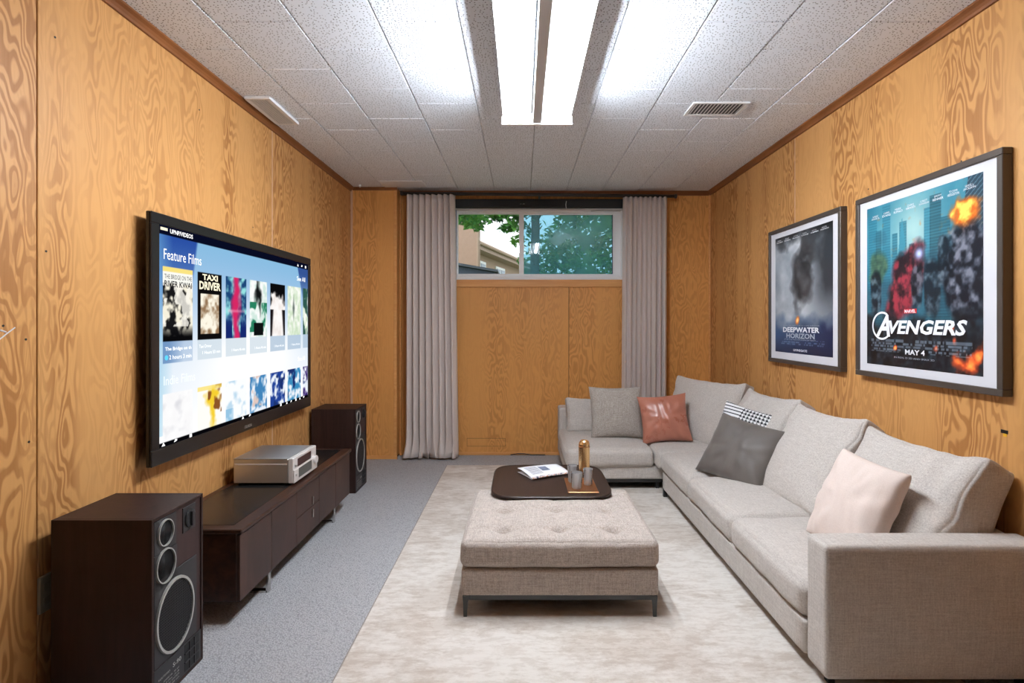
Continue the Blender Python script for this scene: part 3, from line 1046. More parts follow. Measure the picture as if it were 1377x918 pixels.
# ------------------------------------------------------------------ television
tv = thing('television', 'large wall mounted black television showing a film menu', 'television', (XL, 2.823, 1.087))
AX = 1.38 - 1.443     # front plane relative to wall is +.063
fx = .063
Y0, Y1, Z0, Z1 = -.773, .773, -.480, .480
bm = bmesh.new(); add_box(bm, .004, .045, -.5, .5, -.3, .3, .01); bm_obj('rear_housing', bm, M['black'], tv)
bm = bmesh.new(); add_box(bm, 0, .006, -.25, .25, -.2, .2); bm_obj('wall_bracket', bm, M['dark_steel'], tv)
box('casing', .040, fx - .006, Y0, Y1, Z0, Z1, M['black'], tv, .004, 2)
M['bezel'] = plain('bezel_black', S(26, 24, 24), .28, noise_amt=.03)
sy0, sy1, sz0, sz1 = Y0 + .047, Y1 - .038, Z0 + .062, Z1 - .042
bm = bmesh.new()
add_box(bm, fx - .008, fx, Y0, Y1, sz1, Z1, .003)
add_box(bm, fx - .008, fx, Y0, Y1, Z0, sz0, .003)
add_box(bm, fx - .008, fx, Y0, sy0, sz0, sz1, .003)
add_box(bm, fx - .008, fx, sy1, Y1, sz0, sz1, .003)
bm_obj('bezel', bm, M['bezel'], tv)
# menu picture; metres on the screen measured from its lower left corner
nx, ny = 380, 232
W_, H_ = sy1 - sy0, sz1 - sz0
U, V = np.meshgrid(np.linspace(0, W_, nx), np.linspace(0, H_, ny))
u, v = U / W_, V / H_
img = lerp3((v - .10) / .95, (252, 253, 255), (120, 170, 220))
glow = np.exp(-((u - .52) ** 2 / .16 + (v - .33) ** 2 / .07))
img = over(img, glow * 1.3, (255, 255, 255))
img = over(img, np.clip((v - .72) / .3, 0, 1) * .55, (140, 200, 225))
dl = np.clip((.17 - u + (v - .9) * .12) / .01, 0, 1) * np.clip((v - .45) / .5, 0, 1)
img = over(img, dl * .95, (38, 74, 160))
img = over(img, np.clip((.06 - u) / .06, 0, 1) * .5 * (v > .05), (130, 195, 225))
dr = np.clip((u - .90 - (v - .9) * -.25) / .01, 0, 1) * np.clip((v - .62) / .3, 0, 1)
img = over(img, dr * .9, (44, 72, 140))
img = over(img, (v > .957) * 1.0, (8, 12, 34))
img = over(img, (V < .018) * 1.0, (6, 6, 10))
Yoff = 2.823 + sy0
def tile_rect(k):
    a = 2.123 + .226 * k - Yoff
    return a, min(a + .190, W_ - .002)
zt1, zt0 = 1.369 - 1.087 - sz0, 1.076 - 1.087 - sz0
zc0 = .990 - 1.087 - sz0
zr1, zr0 = .872 - 1.087 - sz0, .018
def put(img, a, b, c, d, colimg):
    m = ((U >= a) & (U <= b) & (V >= c) & (V <= d)).astype(float)
    return over(img, m, colimg)
for k in range(7):
    a, b = tile_rect(k)
    tu, tv_ = np.clip((U - a) / .19, 0, 1), np.clip((V - zt0) / (zt1 - zt0), 0, 1)
    nz = vnoise(tu, tv_, 5, 8, 20 + k, 3)
    n2 = vnoise(tu, tv_, 3, 4, 50 + k, 3)
    if k == 0:
        art = lerp3((nz - .42) * 6, (24, 24, 26), (246, 240, 220))
        art = over(art, np.clip((.22 - tv_) * 6, 0, 1), (10, 10, 12))
        art = over(art, ((n2 > .56) & (tv_ > .2)) * .8, (252, 248, 238))
        art = over(art, (tv_ > .78) * 1.0, (250, 250, 242))
        art = over(art, (tv_ > .93) * 1.0, (248, 226, 130))
    elif k == 1:
        art = np.zeros_like(img) + (14, 13, 14)
        inn = ((tu > .13) & (tu < .87) & (tv_ > .09) & (tv_ < .68)).astype(float)
        art = over(art, inn, lerp3((nz - .35) * 3.5, (150, 120, 90), (253, 246, 228)))
    elif k == 2:
        art = lerp3((nz - .35) * 3, (30, 70, 120), (150, 225, 225))
        art = over(art, np.clip(1.4 - np.abs(tu - .5 + (n2 - .5) * .3) * 5.5, 0, 1), (214, 40, 100))
        art = over(art, np.clip((.42 - tv_) * 4, 0, 1) * (np.abs(tu - .5) > .2), (22, 40, 110))
        art = over(art, np.clip((.5 - np.abs(tv_ - .44) * 14), 0, 1) * (np.abs(tu - .5) < .4), (250, 190, 210))
    elif k == 3:
        art = lerp3((nz - .3) * 3, (208, 232, 222), (250, 252, 250))
        art = over(art, np.clip(1.5 - np.abs(tu - .5 + (n2 - .5) * .5) * 6 - np.abs(tv_ - .76) * 3, 0, 1), (18, 22, 22))
        art = over(art, np.clip((n2 - .45) * 8, 0, 1) * (tv_ < .62) * (tv_ > .08), (40, 130, 96))
        art = over(art, ((np.abs(tu - .5) < .27) & (tv_ < .25) & (tv_ > .02)) * 1.0, (14, 18, 18))
    elif k == 4:
        art = lerp3((nz - .2) * 2, (236, 226, 220), (254, 250, 248))
        art = over(art, np.clip((tv_ - .66 + (n2 - .5) * .4) * 12, 0, 1), (10, 10, 12))
        art = over(art, np.clip((np.abs(tu - .5) - .34 + tv_ * .2) * 10, 0, 1) * (tv_ < .5), (26, 22, 24))
    else:
        art = lerp3((nz - .3) * 2.5, (206, 226, 196), (250, 252, 244))
        art = over(art, np.clip(1.2 - np.abs(tu - .45) * 9 - np.abs(tv_ - .55) * 3.4, 0, 1) * .8, (60, 74, 70))
        if k == 6: art = over(art, np.clip((n2 - .42) * 8, 0, 1), (50, 90, 80))
    img = put(img, a, b, zt0, zt1, art)
    capc = (96, 134, 184) if k == 0 else (206, 220, 230) if k < 4 else (170, 192, 214)
    m = ((U >= a) & (U <= b) & (V >= zc0) & (V < zt0)).astype(float)
    img = over(img, m * (.75 if k != 0 else .8) * (1 if k else np.clip(1.25 - tu * 1.3, .35, 1)), capc)
    tv2 = np.clip((V - zr0) / (zr1 - zr0), 0, 1)
    r1, r2 = vnoise(tu, tv2, 4, 4, 80 + k, 3), vnoise(tu, tv2, 3, 3, 120 + k, 3)
    if k == 0: art = over(lerp3(r1 * .6, (254, 254, 254), (240, 238, 240)), np.clip((r2 - .6) * 3, 0, 1), (214, 214, 220))
    elif k == 1:
        art = over(np.zeros_like(img) + (254, 252, 246), np.clip(1.3 - np.abs(tu - .62) * 4 - np.abs(tv2 - .62) * 1.6 + (r1 - .5) * 2, 0, 1), (244, 206, 50))
        art = over(art, np.clip((r2 - .56) * 9, 0, 1) * (tu > .4) * (tv2 > .3), (140, 84, 40))
        art = over(art, (tv2 > .9) * .7, (250, 222, 100))
    elif k == 2: art = over(np.zeros_like(img) + (250, 252, 254), np.clip((r1 - .5) * 4, 0, 1) * .6 + (tu < .35) * (tv2 < .3) * .6, (150, 196, 226))
    else:
        art = lerp3((r1 - .4) * 5, ((66, 132, 186), (34, 66, 150), (60, 140, 190), (60, 40, 110))[k - 3], (236, 242, 250))
        art = over(art, np.clip((r2 - .58) * 8, 0, 1), (28, 50, 110) if k > 3 else (226, 200, 190))
    img = put(img, a, b, zr0, zr1, art)
sx_ = fx - .0055
print_panel('screen', img, (sx_, sy0, sz0), (0, W_, 0), (0, 0, H_), M['screen'], tv)
EW = emit('menu_white', (1, 1, 1), 1.05)
EB = emit('menu_black', (.01, .01, .012), 1.0)
EC = emit('menu_cream', S(245, 236, 205), 1.0)
EBL = emit('menu_cyan', S(90, 200, 245), 1.0)
def menu(s, y, z, w, h, m=EW, bold=0.0, sh_=0.0):
    return letter('menu_lettering', s, (sx_ + .0008, y - 2.823, z - 1.087), (0, 1, 0), (0, 0, 1), w, h, m, tv, bold, sh_)
menu('Feature Films', 2.127, 1.395, .250, .041)
menu('See All', 3.385, 1.408, .128, .028, EW, .01)
menu('UPNP/VIDEOS', 2.165, 1.500, .150, .018, EW, .02)
menu('Indie Films', 2.127, .905, .205, .036, emit('menu_faint', (.80, .86, .92), 1.0))
menu('See All', 3.40, .912, .11, .026)
menu('THE BRIDGE ON THE', 2.131, 1.321, .176, .018, EB)
menu('RIVER KWAI', 2.131, 1.290, .176, .024, EB, .02)
menu('TAXI', 2.385, 1.335, .120, .026, EC, .035)
menu('DRIVER', 2.362, 1.293, .166, .036, EC, .035)
menu('The Bridge on th', 2.135, 1.035, .170, .018, EW, .015)
menu('2 hours 3 min', 2.160, 1.004, .145, .017, EW, .01)
menu('Taxi Driver', 2.360, 1.040, .095, .014)
menu('1 Hours 53 min', 2.385, 1.012, .140, .014)
for k in range(2, 6):
    a = 2.123 + .226 * k
    menu('1 Hours 46 min', a + .05, 1.012, .125, .013)
bm = bmesh.new()
add_lathe(bm, [(.010, 0), (.010, .0006)], 14, (sx_ + .0006, 2.143 - 2.823, 1.012 - 1.087), 'x')
bm_obj('clock_icon', bm, EBL, tv)
def icons(zc, ys, s=.010):
    for i, y in enumerate(ys):
        bm = bmesh.new()
        if i % 3 == 0: pts = [(-1, -.6), (1, -.6), (0, .8)]
        elif i % 3 == 1: pts = [(-1, -.5), (-.2, .7), (1, .5), (.7, -.2)]
        else: pts = [(-.8, -.7), (.8, -.7), (.8, .7), (-.8, .7)]
        add_prism(bm, [(y - 2.823 + a * s, zc - 1.087 + b * s) for a, b in pts], 'x', sx_ + .0005, sx_ + .0011)
        bm_obj('menu_icon', bm, EW, tv)
icons(.678, [2.125, 2.20, 2.30, 2.73, 2.80, 3.16, 3.24, 3.30, 3.37, 3.43, 3.49], .010)
icons(1.504, [3.40, 3.46, 3.52], .011)
box('menu_icon', sx_ + .0005, sx_ + .001, 2.108 - 2.823, 2.15 - 2.823, 1.506 - 1.087, 1.517 - 1.087, EC, tv)
letter('badge', 'CGUARDIA', (fx + .0006, 2.735 - 2.823, .622 - 1.087), (0, 1, 0), (0, 0, 1), .075, .014, M['ringmetal'], tv, .01)

# ------------------------------------------------------------------ framed posters
def framed(name, label, yc, a0, a1, frame_mat):
    """framed print on the right wall, centre yc; picture between y a0 (left in view, far) and a1 (near)"""
    t = thing(name, label, 'framed poster', (XR, yc, 1.318))
    hy, hz, d = .405, .417, -.037
    fw = .024
    for (y0, y1, z0_, z1_) in ((-hy, hy, hz - fw, hz), (-hy, hy, -hz, -hz + fw), (-hy, -hy + fw, -hz + fw, hz - fw), (hy - fw, hy, -hz + fw, hz - fw)):
        box('frame_rail', d, -.001, y0, y1, z0_, z1_, frame_mat, t, .002)
    box('mat_board', d + .010, d + .014, -hy + fw - .002, hy - fw + .002, -hz + fw - .002, hz - fw + .002, M['mat_board'], t)
    box('back_board', -.012, -.002, -hy + fw - .002, hy - fw + .002, -hz + fw - .002, hz - fw + .002, M['backing'], t)
    return t, d + .0094
pa, px_ = framed('framed_poster', 'big framed poster with teal city and the title AVENGERS', 2.238, 0, 0, M['frame_bronze'])
PW, PH = .647, .716
nx, ny = 230, 250
u, v = np.meshgrid(np.linspace(0, 1, nx), np.linspace(0, 1, ny))
n1, n2, n3 = vnoise(u, v, 4, 4, 1, 5), vnoise(u, v, 7, 7, 2, 4), vnoise(u, v, 30, 30, 3, 2)
img = lerp3(n1 * 1.2 - .1, (24, 92, 116), (84, 152, 166))
img = over(img, np.exp(-((u - .47) ** 2 / .05 + (v - .80) ** 2 / .04)) * .85, (176, 206, 200))
rr = np.random.RandomState(4)
for x0, w, top in ((.02, .09, .93), (.10, .06, .84), (.17, .08, .99), (.27, .05, .80), (.34, .07, .86), (.43, .05, .72), (.56, .06, .90), (.61, .09, .96), (.70, .07, .83)):
    sd = (u > x0) & (u < x0 + w) & (v < top)
    col = rr.uniform(.6, 1.0) * np.array((34, 104, 126))
    img = over(img, sd * .72, col)
    img = over(img, sd * (((v * 60) % 1) < .35) * .3, (90, 160, 172))
# spire of a stepped tower
img = over(img, ((np.abs(u - .365) < .045 * np.clip((.86 - v) * 4 + .12, 0, 1)) & (v < .97)) * .9, (60, 132, 150))
sl = (u > .80 + (v - .6) * .25) & (v > .35)
img = over(img, sl * .85, (26, 46, 62))
img = over(img, sl * (((v * 1.1 - u * .8) * 34 % 1) < .3) * .55, (110, 140, 150))
ex = np.exp(-(((u - .88) / .11) ** 2 + ((v - .815) / .085) ** 2) * (1.2 + 1.6 * (n2 - .5)))
n4 = vnoise(u, v, 22, 22, 77, 3)
img = over(img, np.clip(ex * 2.4 - .35 + (n4 - .5) * 1.6, 0, 1), (206, 96, 26))
img = over(img, np.clip(ex * 3 - 1.5 + (n4 - .5) * 4, 0, 1), (250, 206, 90))
# smoke and tumbled masonry in the middle ground
sm = np.clip((.62 - v + (n1 - .5) * .9) * 5, 0, 1) * np.clip((v - .2) * 6, 0, 1)
img = over(img, sm * .55, (36, 66, 80))
blk = np.clip(1.25 - np.abs((u - .37 - (v - .45) * .35) / .15) ** 2.2 - np.abs((v - .47) / .24) ** 3 + (n2 - .5) * 1.6, 0, 1)
img = over(img, np.clip(blk * 1.6, 0, 1) * .9, lerp3(n4 * 3 - 1.0, (30, 12, 18), (150, 40, 52)))
blk = np.clip(1.3 - np.abs((u - .88) / .16) ** 2.4 - np.abs((v - .50) / .26) ** 3 + (n2 - .5) * 1.2, 0, 1)
img = over(img, np.clip(blk * 1.8, 0, 1) * .93, lerp3(n4 * 3 - 1.2, (10, 14, 24), (120, 122, 134)))
blk = np.clip(1.2 - np.abs((u - .12) / .10) ** 2 - np.abs((v - .62) / .13) ** 2 + (n2 - .5) * 1.6, 0, 1)
img = over(img, np.clip(blk * 1.3, 0, 1) * .8, lerp3(n3, (34, 58, 44), (104, 124, 84)))
for cx, cy, hw, hh in ((.10, .44, .06, .16), (.63, .45, .07, .17), (.50, .46, .05, .13), (.72, .60, .05, .13)):
    blk = np.clip(1.2 - np.abs((u - cx) / hw) ** 2.6 - np.abs((v - cy) / hh) ** 3 + (n2 - .5) * 1.2, 0, 1)
    img = over(img, np.clip(blk * 1.6, 0, 1) * .85, lerp3(n4 * 3 - 1.2, (10, 20, 30), (90, 104, 114)))
img = over(img, np.exp(-(((u - .52) / .035) ** 2 + ((v - .655) / .03) ** 2)) * 1.0, (190, 205, 255))
bt = np.clip((.36 - v + (n2 - .5) * .22) * 12, 0, 1)
img = over(img, bt, lerp3(n3 * 1.6 - .5, (8, 12, 18), (44, 56, 66)))
for cx, cy, r in ((.93, .05, .06), (.83, .06, .04), (.97, .10, .05), (.80, .17, .022), (.30, .11, .018), (.78, .23, .02), (.66, .12, .02)):
    e = np.exp(-(((u - cx) / r) ** 2 + ((v - cy) / r) ** 2) * (1 + (n2 - .5)))
    img = over(img, np.clip(e * 1.5 - .3 + (n4 - .5) * 1.8 * (e > .1), 0, 1), (226, 76, 34))
    img = over(img, np.clip(e * 2 - 1.3 + (n4 - .5) * 2.5 * (e > .2), 0, 1), (250, 170, 80))
row = (v * 56) % 1
cred = (v > .088) & (v < .165) & (row > .3) & (u > .05) & (u < .93) & (vnoise(u, np.floor(v * 56) / 56, 70, 56, 9, 1) > .42)
cred &= ~((np.abs(u - .47) < .12) & (v < .115))
img = over(img, cred * .5, (150, 166, 180))
print_panel('print', img, (px_, PW / 2 + .0055, -PH / 2 - .0), (0, -PW, 0), (0, 0, PH), M['print'], pa)
INKW = plain('poster_white', S(226, 228, 232), .5, noise_amt=.04)
INKG = plain('poster_grey', S(160, 168, 178), .5)
INKR = plain('poster_red', S(196, 28, 40), .5)
def pal(parent, s, u0, v0, w, h, m, bold=0.0, shear=0.0, lift=.0007):
    return letter('poster_lettering', s, (px_ - lift, PW / 2 + .0055 - u0 * PW, -PH / 2 + v0 * PH), (0, -1, 0), (0, 0, 1), w * PW, h * PH, m, parent, bold, shear)
pal(pa, 'A', .10, .178, .15, .135, INKW, .03, .32)
pal(pa, 'VENGERS', .235, .196, .66, .082, INKW, .035, .22)
bm = bmesh.new()
for k in range(30):
    a0, a1 = math.radians(55 + k * 8.6), math.radians(55 + (k + 1) * 8.6)
    q = []
    for a, r in ((a0, 1), (a1, 1), (a1, .86), (a0, .86)):
        q.append(bm.verts.new((px_ - .0006, PW / 2 + .0055 - (.165 + r * .105 * math.cos(a)) * PW, -PH / 2 + (.245 + r * .088 * math.sin(a)) * PH)))
    bm.faces.new(q)
bm_obj('poster_emblem', bm, INKW, pa)
bm = bmesh.new(); add_box(bm, px_ - .0007, px_ - .0002, PW / 2 + .0055 - .50 * PW, PW / 2 + .0055 - .385 * PW, -PH / 2 + .318 * PH, -PH / 2 + .344 * PH)
bm_obj('poster_emblem', bm, INKR, pa)
pal(pa, 'MARVEL', .392, .321, .10, .019, INKW, .02, 0, .0012)
pal(pa, 'MAY 4', .395, .078, .175, .030, INKW, .03)
pal(pa, 'IN REAL D 3D AND IMAX 3D', .29, .052, .36, .010, INKG)
for i, (a, b, vv) in enumerate((('ROBERT', 'DOWNEY JR.', .915), ('CHRIS', 'EVANS', .918), ('MARK', 'RUFFALO', .921), ('CHRIS', 'HEMSWORTH', .922), ('SCARLETT', 'JOHANSSON', .923), ('JEREMY', 'RENNER', .926), ('TOM', 'HIDDLESTON', .927), ('SAMUEL L.', 'JACKSON', .932))):
    uu = .055 + i * .116
    pal(pa, a, uu + .012, vv + .016, .06, .012, INKW)
    pal(pa, b, uu, vv, .085, .013, INKW, .01)

pb, px2 = framed('framed_poster', 'framed smoky dark poster titled DEEPWATER HORIZON, nearer the window', 3.172, 0, 0, M['frame_bronze'])
nx, ny = 170, 190
u, v = np.meshgrid(np.linspace(0, 1, nx), np.linspace(0, 1, ny))
n1, n2 = vnoise(u, v, 3, 4, 31, 5), vnoise(u, v, 6, 8, 32, 4)
img = lerp3(n1 * 1.5 - .25, (120, 130, 140), (226, 230, 234))
img = over(img, np.clip((u - .55 + (n1 - .5) * .5) * 3, 0, 1) * np.clip((v - .2) * 3, 0, 1), (44, 48, 54))
img = over(img, np.clip((v - .86 + (n2 - .5) * .2) * 7, 0, 1), (14, 15, 18))
sm = np.clip(1.35 - np.abs((u - .50 - (v - .55) * .25) / .20) ** 2 - np.abs((v - .66) / .30) ** 2.5 + (n2 - .5) * 2.2, 0, 1)
img = over(img, sm, lerp3(n2 * 1.6 - .4, (22, 23, 26), (86, 86, 90)))
img = over(img, np.clip((.34 - v + (n2 - .5) * .16) * 6, 0, 1), lerp3(u, (52, 82, 120), (14, 30, 62)))
img = over(img, np.clip((.14 - v) * 6, 0, 1) * .75, (12, 22, 46))
fl_ = np.exp(-(((u - .43 - (v - .27) * .3) / .035) ** 2 + ((v - .275) / .035) ** 2) * (.7 + .8 * n2))
img = over(img, np.clip(fl_ * 2 - .3, 0, 1), (232, 110, 30))
img = over(img, np.clip(fl_ * 2.4 - 1.3, 0, 1), (255, 216, 140))
row = (v * 60) % 1
cred = (v > .065) & (v < .115) & (row > .35) & (u > .12) & (u < .88) & (vnoise(u, np.floor(v * 60) / 60, 60, 60, 19, 1) > .45)
img = over(img, cred * .45, (150, 166, 190))
print_panel('print', img, (px2, PW / 2 + .0, -PH / 2 + .008), (0, -PW, 0), (0, 0, PH * .992), M['print'], pb)
pal(pb, 'DEEPWATER', .17, .185, .64, .042, INKW, .03)
pal(pb, 'HORIZON', .235, .135, .50, .042, INKG, .03)
pal(pb, 'FROM THE DIRECTOR OF LONE SURVIVOR', .17, .236, .64, .009, INKG)
pal(pb, 'BASED ON A TRUE STORY OF REAL LIFE HEROES', .20, .122, .55, .008, INKG)
pal(pb, 'LIONSGATE', .37, .030, .24, .018, INKW, .02)
for i, (a, b) in enumerate((('MARK', 'WAHLBERG'), ('KURT', 'RUSSELL'), ('JOHN', 'MALKOVICH'), ('GINA', 'RODRIGUEZ'), ("DYLAN", "O'BRIEN"), ('KATE', 'HUDSON'))):
    uu = .04 + i * .158
    pal(pb, a, uu + .02, .972, .07, .009, INKW)
    pal(pb, b, uu, .957, .12, .010, INKW, .01)

# ------------------------------------------------------------------ speakers
def make_speaker(label):
    t = thing('floor_speaker', label, 'speaker', (0, 0, 0))
    # local: x depth from 0 (front plane) back to -.298, y 0..0.261, z 0..0.565
    D, Wd, Hh = .298, .261, .566
    bm = bmesh.new()
    e = .010
    add_box(bm, -D, 0, 0, e, 0, Hh, .001); add_box(bm, -D, 0, Wd - e, Wd, 0, Hh, .001)
    add_box(bm, -D, 0, e, Wd - e, Hh - e, Hh, .001); add_box(bm, -D, 0, e, Wd - e, 0, e)
    add_box(bm, -D, -D + e, e, Wd - e, e, Hh - e)
    bm_obj('cabinet', bm, M['speaker_wood'], t)
    box('baffle', -.03, -.004, e, Wd - e, e, Hh - e, M['baffle'], t)
    bf = -.004
    def plate(y0, y1, z0_, z1_, par=t):
        return box('driver_plate', bf - .002, bf + .003, y0, y1, z0_, z1_, M['plate'], par, .001)
    def driver(name, yc, zc, ry, rz, mesh_grille):
        k = rz / .1
        bm = bmesh.new()
        add_lathe(bm, [(.96, bf + .003), (.90, bf + .001), (.55, bf - .010 * (1 + k)), (.30, bf - .014 * (1 + k)), (.26, bf - .004), (.12, bf + .001), (.0, bf + .002)], 32, (0, yc, zc), 'x', ry, rz)
        d = bm_obj(name, bm, M['cone'], t, True)
        bm = bmesh.new()
        n = 40
        prof = [(.93, bf + .003), (.93, bf + .009), (1.0, bf + .009), (1.01, bf + .003)]
        rings = []
        for r, h in prof:
            rings.append([bm.verts.new((h, yc + r * ry * math.cos(2 * PI * i / n), zc + r * rz * math.sin(2 * PI * i / n))) for i in range(n)])
        for a, b in zip(rings[:-1], rings[1:]):
            for i in range(n): bm.faces.new((a[i], a[(i + 1) % n], b[(i + 1) % n], b[i]))
        bm_obj('trim_ring', bm, M['ringmetal'], d)
        if mesh_grille:
            bm = bmesh.new()
            m_ = 26
            for i in range(1, m_):
                tt = -1 + 2 * i / m_
                hl = math.sqrt(1 - tt * tt) * .92
                add_box(bm, bf + .004, bf + .0052, yc - hl * ry, yc + hl * ry, zc + tt * rz * .93 - .0011, zc + tt * rz * .93 + .0011)
                add_box(bm, bf + .0042, bf + .0054, yc + tt * ry * .93 - .001, yc + tt * ry * .93 + .001, zc - hl * rz, zc + hl * rz)
            gmesh = bm_obj('grille', bm, M['plate'], d)
            gmesh['kind'] = 'stuff'
        return d
    plate(.013, .118, .452, .553)
    plate(.013, .122, .338, .450)
    plate(.013, .226, .112, .372)
    driver('tweeter', .062, .5066, .036, .0405, False)
    driver('midrange_driver', .062, .4055, .0455, .0525, False)
    driver('woofer', .110, .2327, .094, .114, True)
    cp = plate(.152, .220, .468, .549)
    cp.name = 'control_plate'
    bm = bmesh.new(); add_lathe(bm, [(.026, bf + .003), (.026, bf + .008), (.022, bf + .010)], 22, (0, .186, .508), 'x', 1, 1.15); k1 = bm_obj('control_dial', bm, M['cone'], cp, False)
    bm = bmesh.new(); add_box(bm, bf + .008, bf + .018, .180, .192, .484, .532, .002); bm_obj('pointer', bm, M['plate'], k1)
    lp = box('lower_panel', bf - .002, bf + .0035, .011, Wd - .011, .010, .108, M['plate'], t, .001)
    bm = bmesh.new(); add_box(bm, bf + .0034, bf + .0042, .158, .236, .018, .104); pt = bm_obj('bass_port', bm, M['cone'], lp)
    for i in range(1, 3):
        yy = .158 + .078 * i / 3
        zz_ = .018 + .086 * i / 3
        box('port_bar', bf + .004, bf + .007, yy - .002, yy + .002, .018, .104, M['plate'], pt)
    for i in range(1, 3):
        zz_ = .018 + .086 * i / 3
        box('port_bar', bf + .004, bf + .0068, .158, .236, zz_ - .002, zz_ + .002, M['plate'], pt)
    lt = letter('badge_lettering', 'S-90', (bf + .0042, .098, .070), (0, 1, 0), (0, 0, 1), .042, .014, M['ringmetal'], lp, .02)
    letter('badge_lettering', 'RADIOTEHNIKA', (bf + .0042, .030, .068), (0, 1, 0), (0, 0, 1), .055, .007, M['ringmetal'], lp)
    for i in range(4):
        letter('badge_lettering', ('25...20000 Hz  90 W', '89 dB  8 Ohm  -10 dB', 'ACOUSTIC SYSTEM', '360 x 710 x 285 mm')[i], (bf + .0042, .034, .052 - i * .010), (0, 1, 0), (0, 0, 1), .095, .0055, M['ringmetal'], lp)
    return t
sp1 = make_speaker('brown three-way floor speaker nearest the camera, before the console')
sp1.location = (-1.092, 1.623, 0)
sp2 = copy_tree(sp1)
sp2.location = (-1.121, 3.705, 0)
sp2['label'] = 'brown three-way floor speaker at the far end of the console by the column'
sp1['group'] = sp2['group'] = 'floor speakers'

# ------------------------------------------------------------------ media console
cn = thing('media_console', 'long low dark walnut media console under the television', 'console', (-1.25, 2.75, 0))
def cb(name, x0, x1, y0, y1, z0_, z1_, m, par=cn, bev=0.0, seg=1):
    return box(name, x0 + 1.25, x1 + 1.25, y0 - 2.75, y1 - 2.75, z0_, z1_, m, par, bev, seg)
cb('carcass', -1.425, -1.083, 2.088, 3.415, .089, .350, M['console_wood'], cn, .002)
top = cb('top', -1.432, -1.060, 2.080, 3.425, .348, .367, M['console_wood'], cn, .006, 3)
cb('top_inlay', -1.395, -1.112, 2.125, 3.385, .366, .3682, M['glass_top'], top)
ys = [(2.088, 2.350, 'door'), (2.353, 2.612, 'door'), (2.904, 3.158, 'door'), (3.161, 3.415, 'door')]
for a, b, nm in ys:
    cb(nm, -1.083, -1.070, a, b, .090, .343, M['console_front'], cn, .0015)
for za, zb, zh in ((.090, .214, .180), (.217, .343, .245)):
    d = cb('drawer', -1.083, -1.070, 2.615, 2.901, za, zb, M['console_front'], cn, .0015)
    cb('handle', -1.071, -1.060, 2.795, 2.803, zh - .020, zh + .022, M['chrome'], d, .001)
for yl in (2.353, 3.17):
    bm = bmesh.new()
    for x in (-1.085, -1.40):
        add_box(bm, x - .006 + 1.25, x + .006 + 1.25, yl - .012 - 2.75, yl + .012 - 2.75, .0, .09, .001)
    add_box(bm, -1.40 + 1.25, -1.085 + 1.25, yl - .012 - 2.75, yl + .012 - 2.75, .0, .010, .001)
    bm_obj('leg_frame', bm, M['chrome'], cn)
# receiver
rc = thing('stereo_receiver', 'silver stereo receiver with dark display on the media console', 'receiver', (-1.24, 2.786, .3682))
bm = bmesh.new(); add_box(bm, -.145, .118, -.145, .145, .010, .127, .003); bm_obj('case', bm, M['silver'], rc)
fp = box('front_panel', .118, .1425, -.147, .147, .010, .129, M['silver_face'], rc, .003)
box('front_step', .1425, .148, -.147, .147, .010, .072, M['silver_face'], fp, .002)
box('display', .1420, .1436, -.095, .075, .078, .116, plain('red_display', S(58, 30, 34), .2), fp)
box('flap', .1475, .1492, -.095, .070, .024, .070, plain('dark_flap', S(84, 84, 80), .35), fp, .001)
bm = bmesh.new(); add_lathe(bm, [(.021, .142), (.021, .158), (.017, .161)], 20, (0, .112, .062), 'x'); bm_obj('volume_knob', bm, M['silver_face'], fp)
for yy, zz_ in ((-.125, .09), (-.125, .045)):
    box('button', .1420, .1515, yy - .006, yy + .006, zz_ - .006, zz_ + .006, M['silver'], fp, .001)
box('side_rib', -.14, .112, -.1465, -.1445, .098, .103, M['silver_face'], rc)
bm = bmesh.new(); add_box(bm, -.146, .116, -.1465, .1465, .1265, .1285, .0008); bm_obj('lid', bm, M['silver'], rc)
for a in (-.12, .10):
    for b in (-.11, .11):
        bm = bmesh.new(); add_lathe(bm, [(.016, 0), (.016, .011)], 12, (a, b, 0)); bm_obj('foot', bm, M['black'], rc)

# wall outlet
ot = thing('wall_outlet', 'greyish outlet plate low on the left wall behind the speaker', 'outlet', (XL, 1.66, .334))
box('cover_plate', 0, .010, -.024, .024, -.055, .055, M['outlet'], ot, .003, 2)
for zz_ in (-.022, .022):
    box('socket', .009, .0112, -.012, .012, zz_ - .012, zz_ + .012, plain('outlet_face', S(144, 136, 116), .5), ot, .002)

# ------------------------------------------------------------------ ottoman and table
om = thing('ottoman', 'square button-tufted grey beige ottoman on thin dark legs', 'ottoman', (.147, 2.455, RZ))
hx, hy = .381, .335
soft_box('base', hx, hy, .0525, .012, M['ottoman'], om, 16, (.004, .004, 0), mat4=Matrix.Translation((0, 0, .1345)))
btn = [(bx, by) for bx in (-.224, .003, .227) for by in (-.205, .015, .235)]
def tuft(vv, p):
    if vv.z > 0.02:
        for bx, by in btn:
            dx, dy = vv.x - bx, vv.y - by
            r2 = dx * dx + dy * dy
            vv.z -= .040 * math.exp(-r2 / (2 * .0145 ** 2)) + .018 * math.exp(-r2 / (2 * .042 ** 2))
        # shallow folds run between the buttons
        for by in (-.205, .015, .235):
            vv.z -= .007 * math.exp(-((vv.y - by) / .014) ** 2) * (abs(vv.x) < .36)
        for bx in (-.224, .003, .227):
            vv.z -= .003 * math.exp(-((vv.x - bx) / .012) ** 2)
    return vv
soft_box('cushion', hx + .002, hy + .002, .052, .026, M['ottoman'], om, 100, (.006, .006, .016), .003, 7, 2.0, tuft, Matrix.Translation((0, 0, .243)))
for bx, by in btn:
    if by > .12: continue
    bm = bmesh.new(); add_lathe(bm, [(.009, 0), (.009, .003), (.005, .0055), (0, .006)], 12, (bx, by, .247)); bm_obj('button', bm, M['ottoman'], om, True)
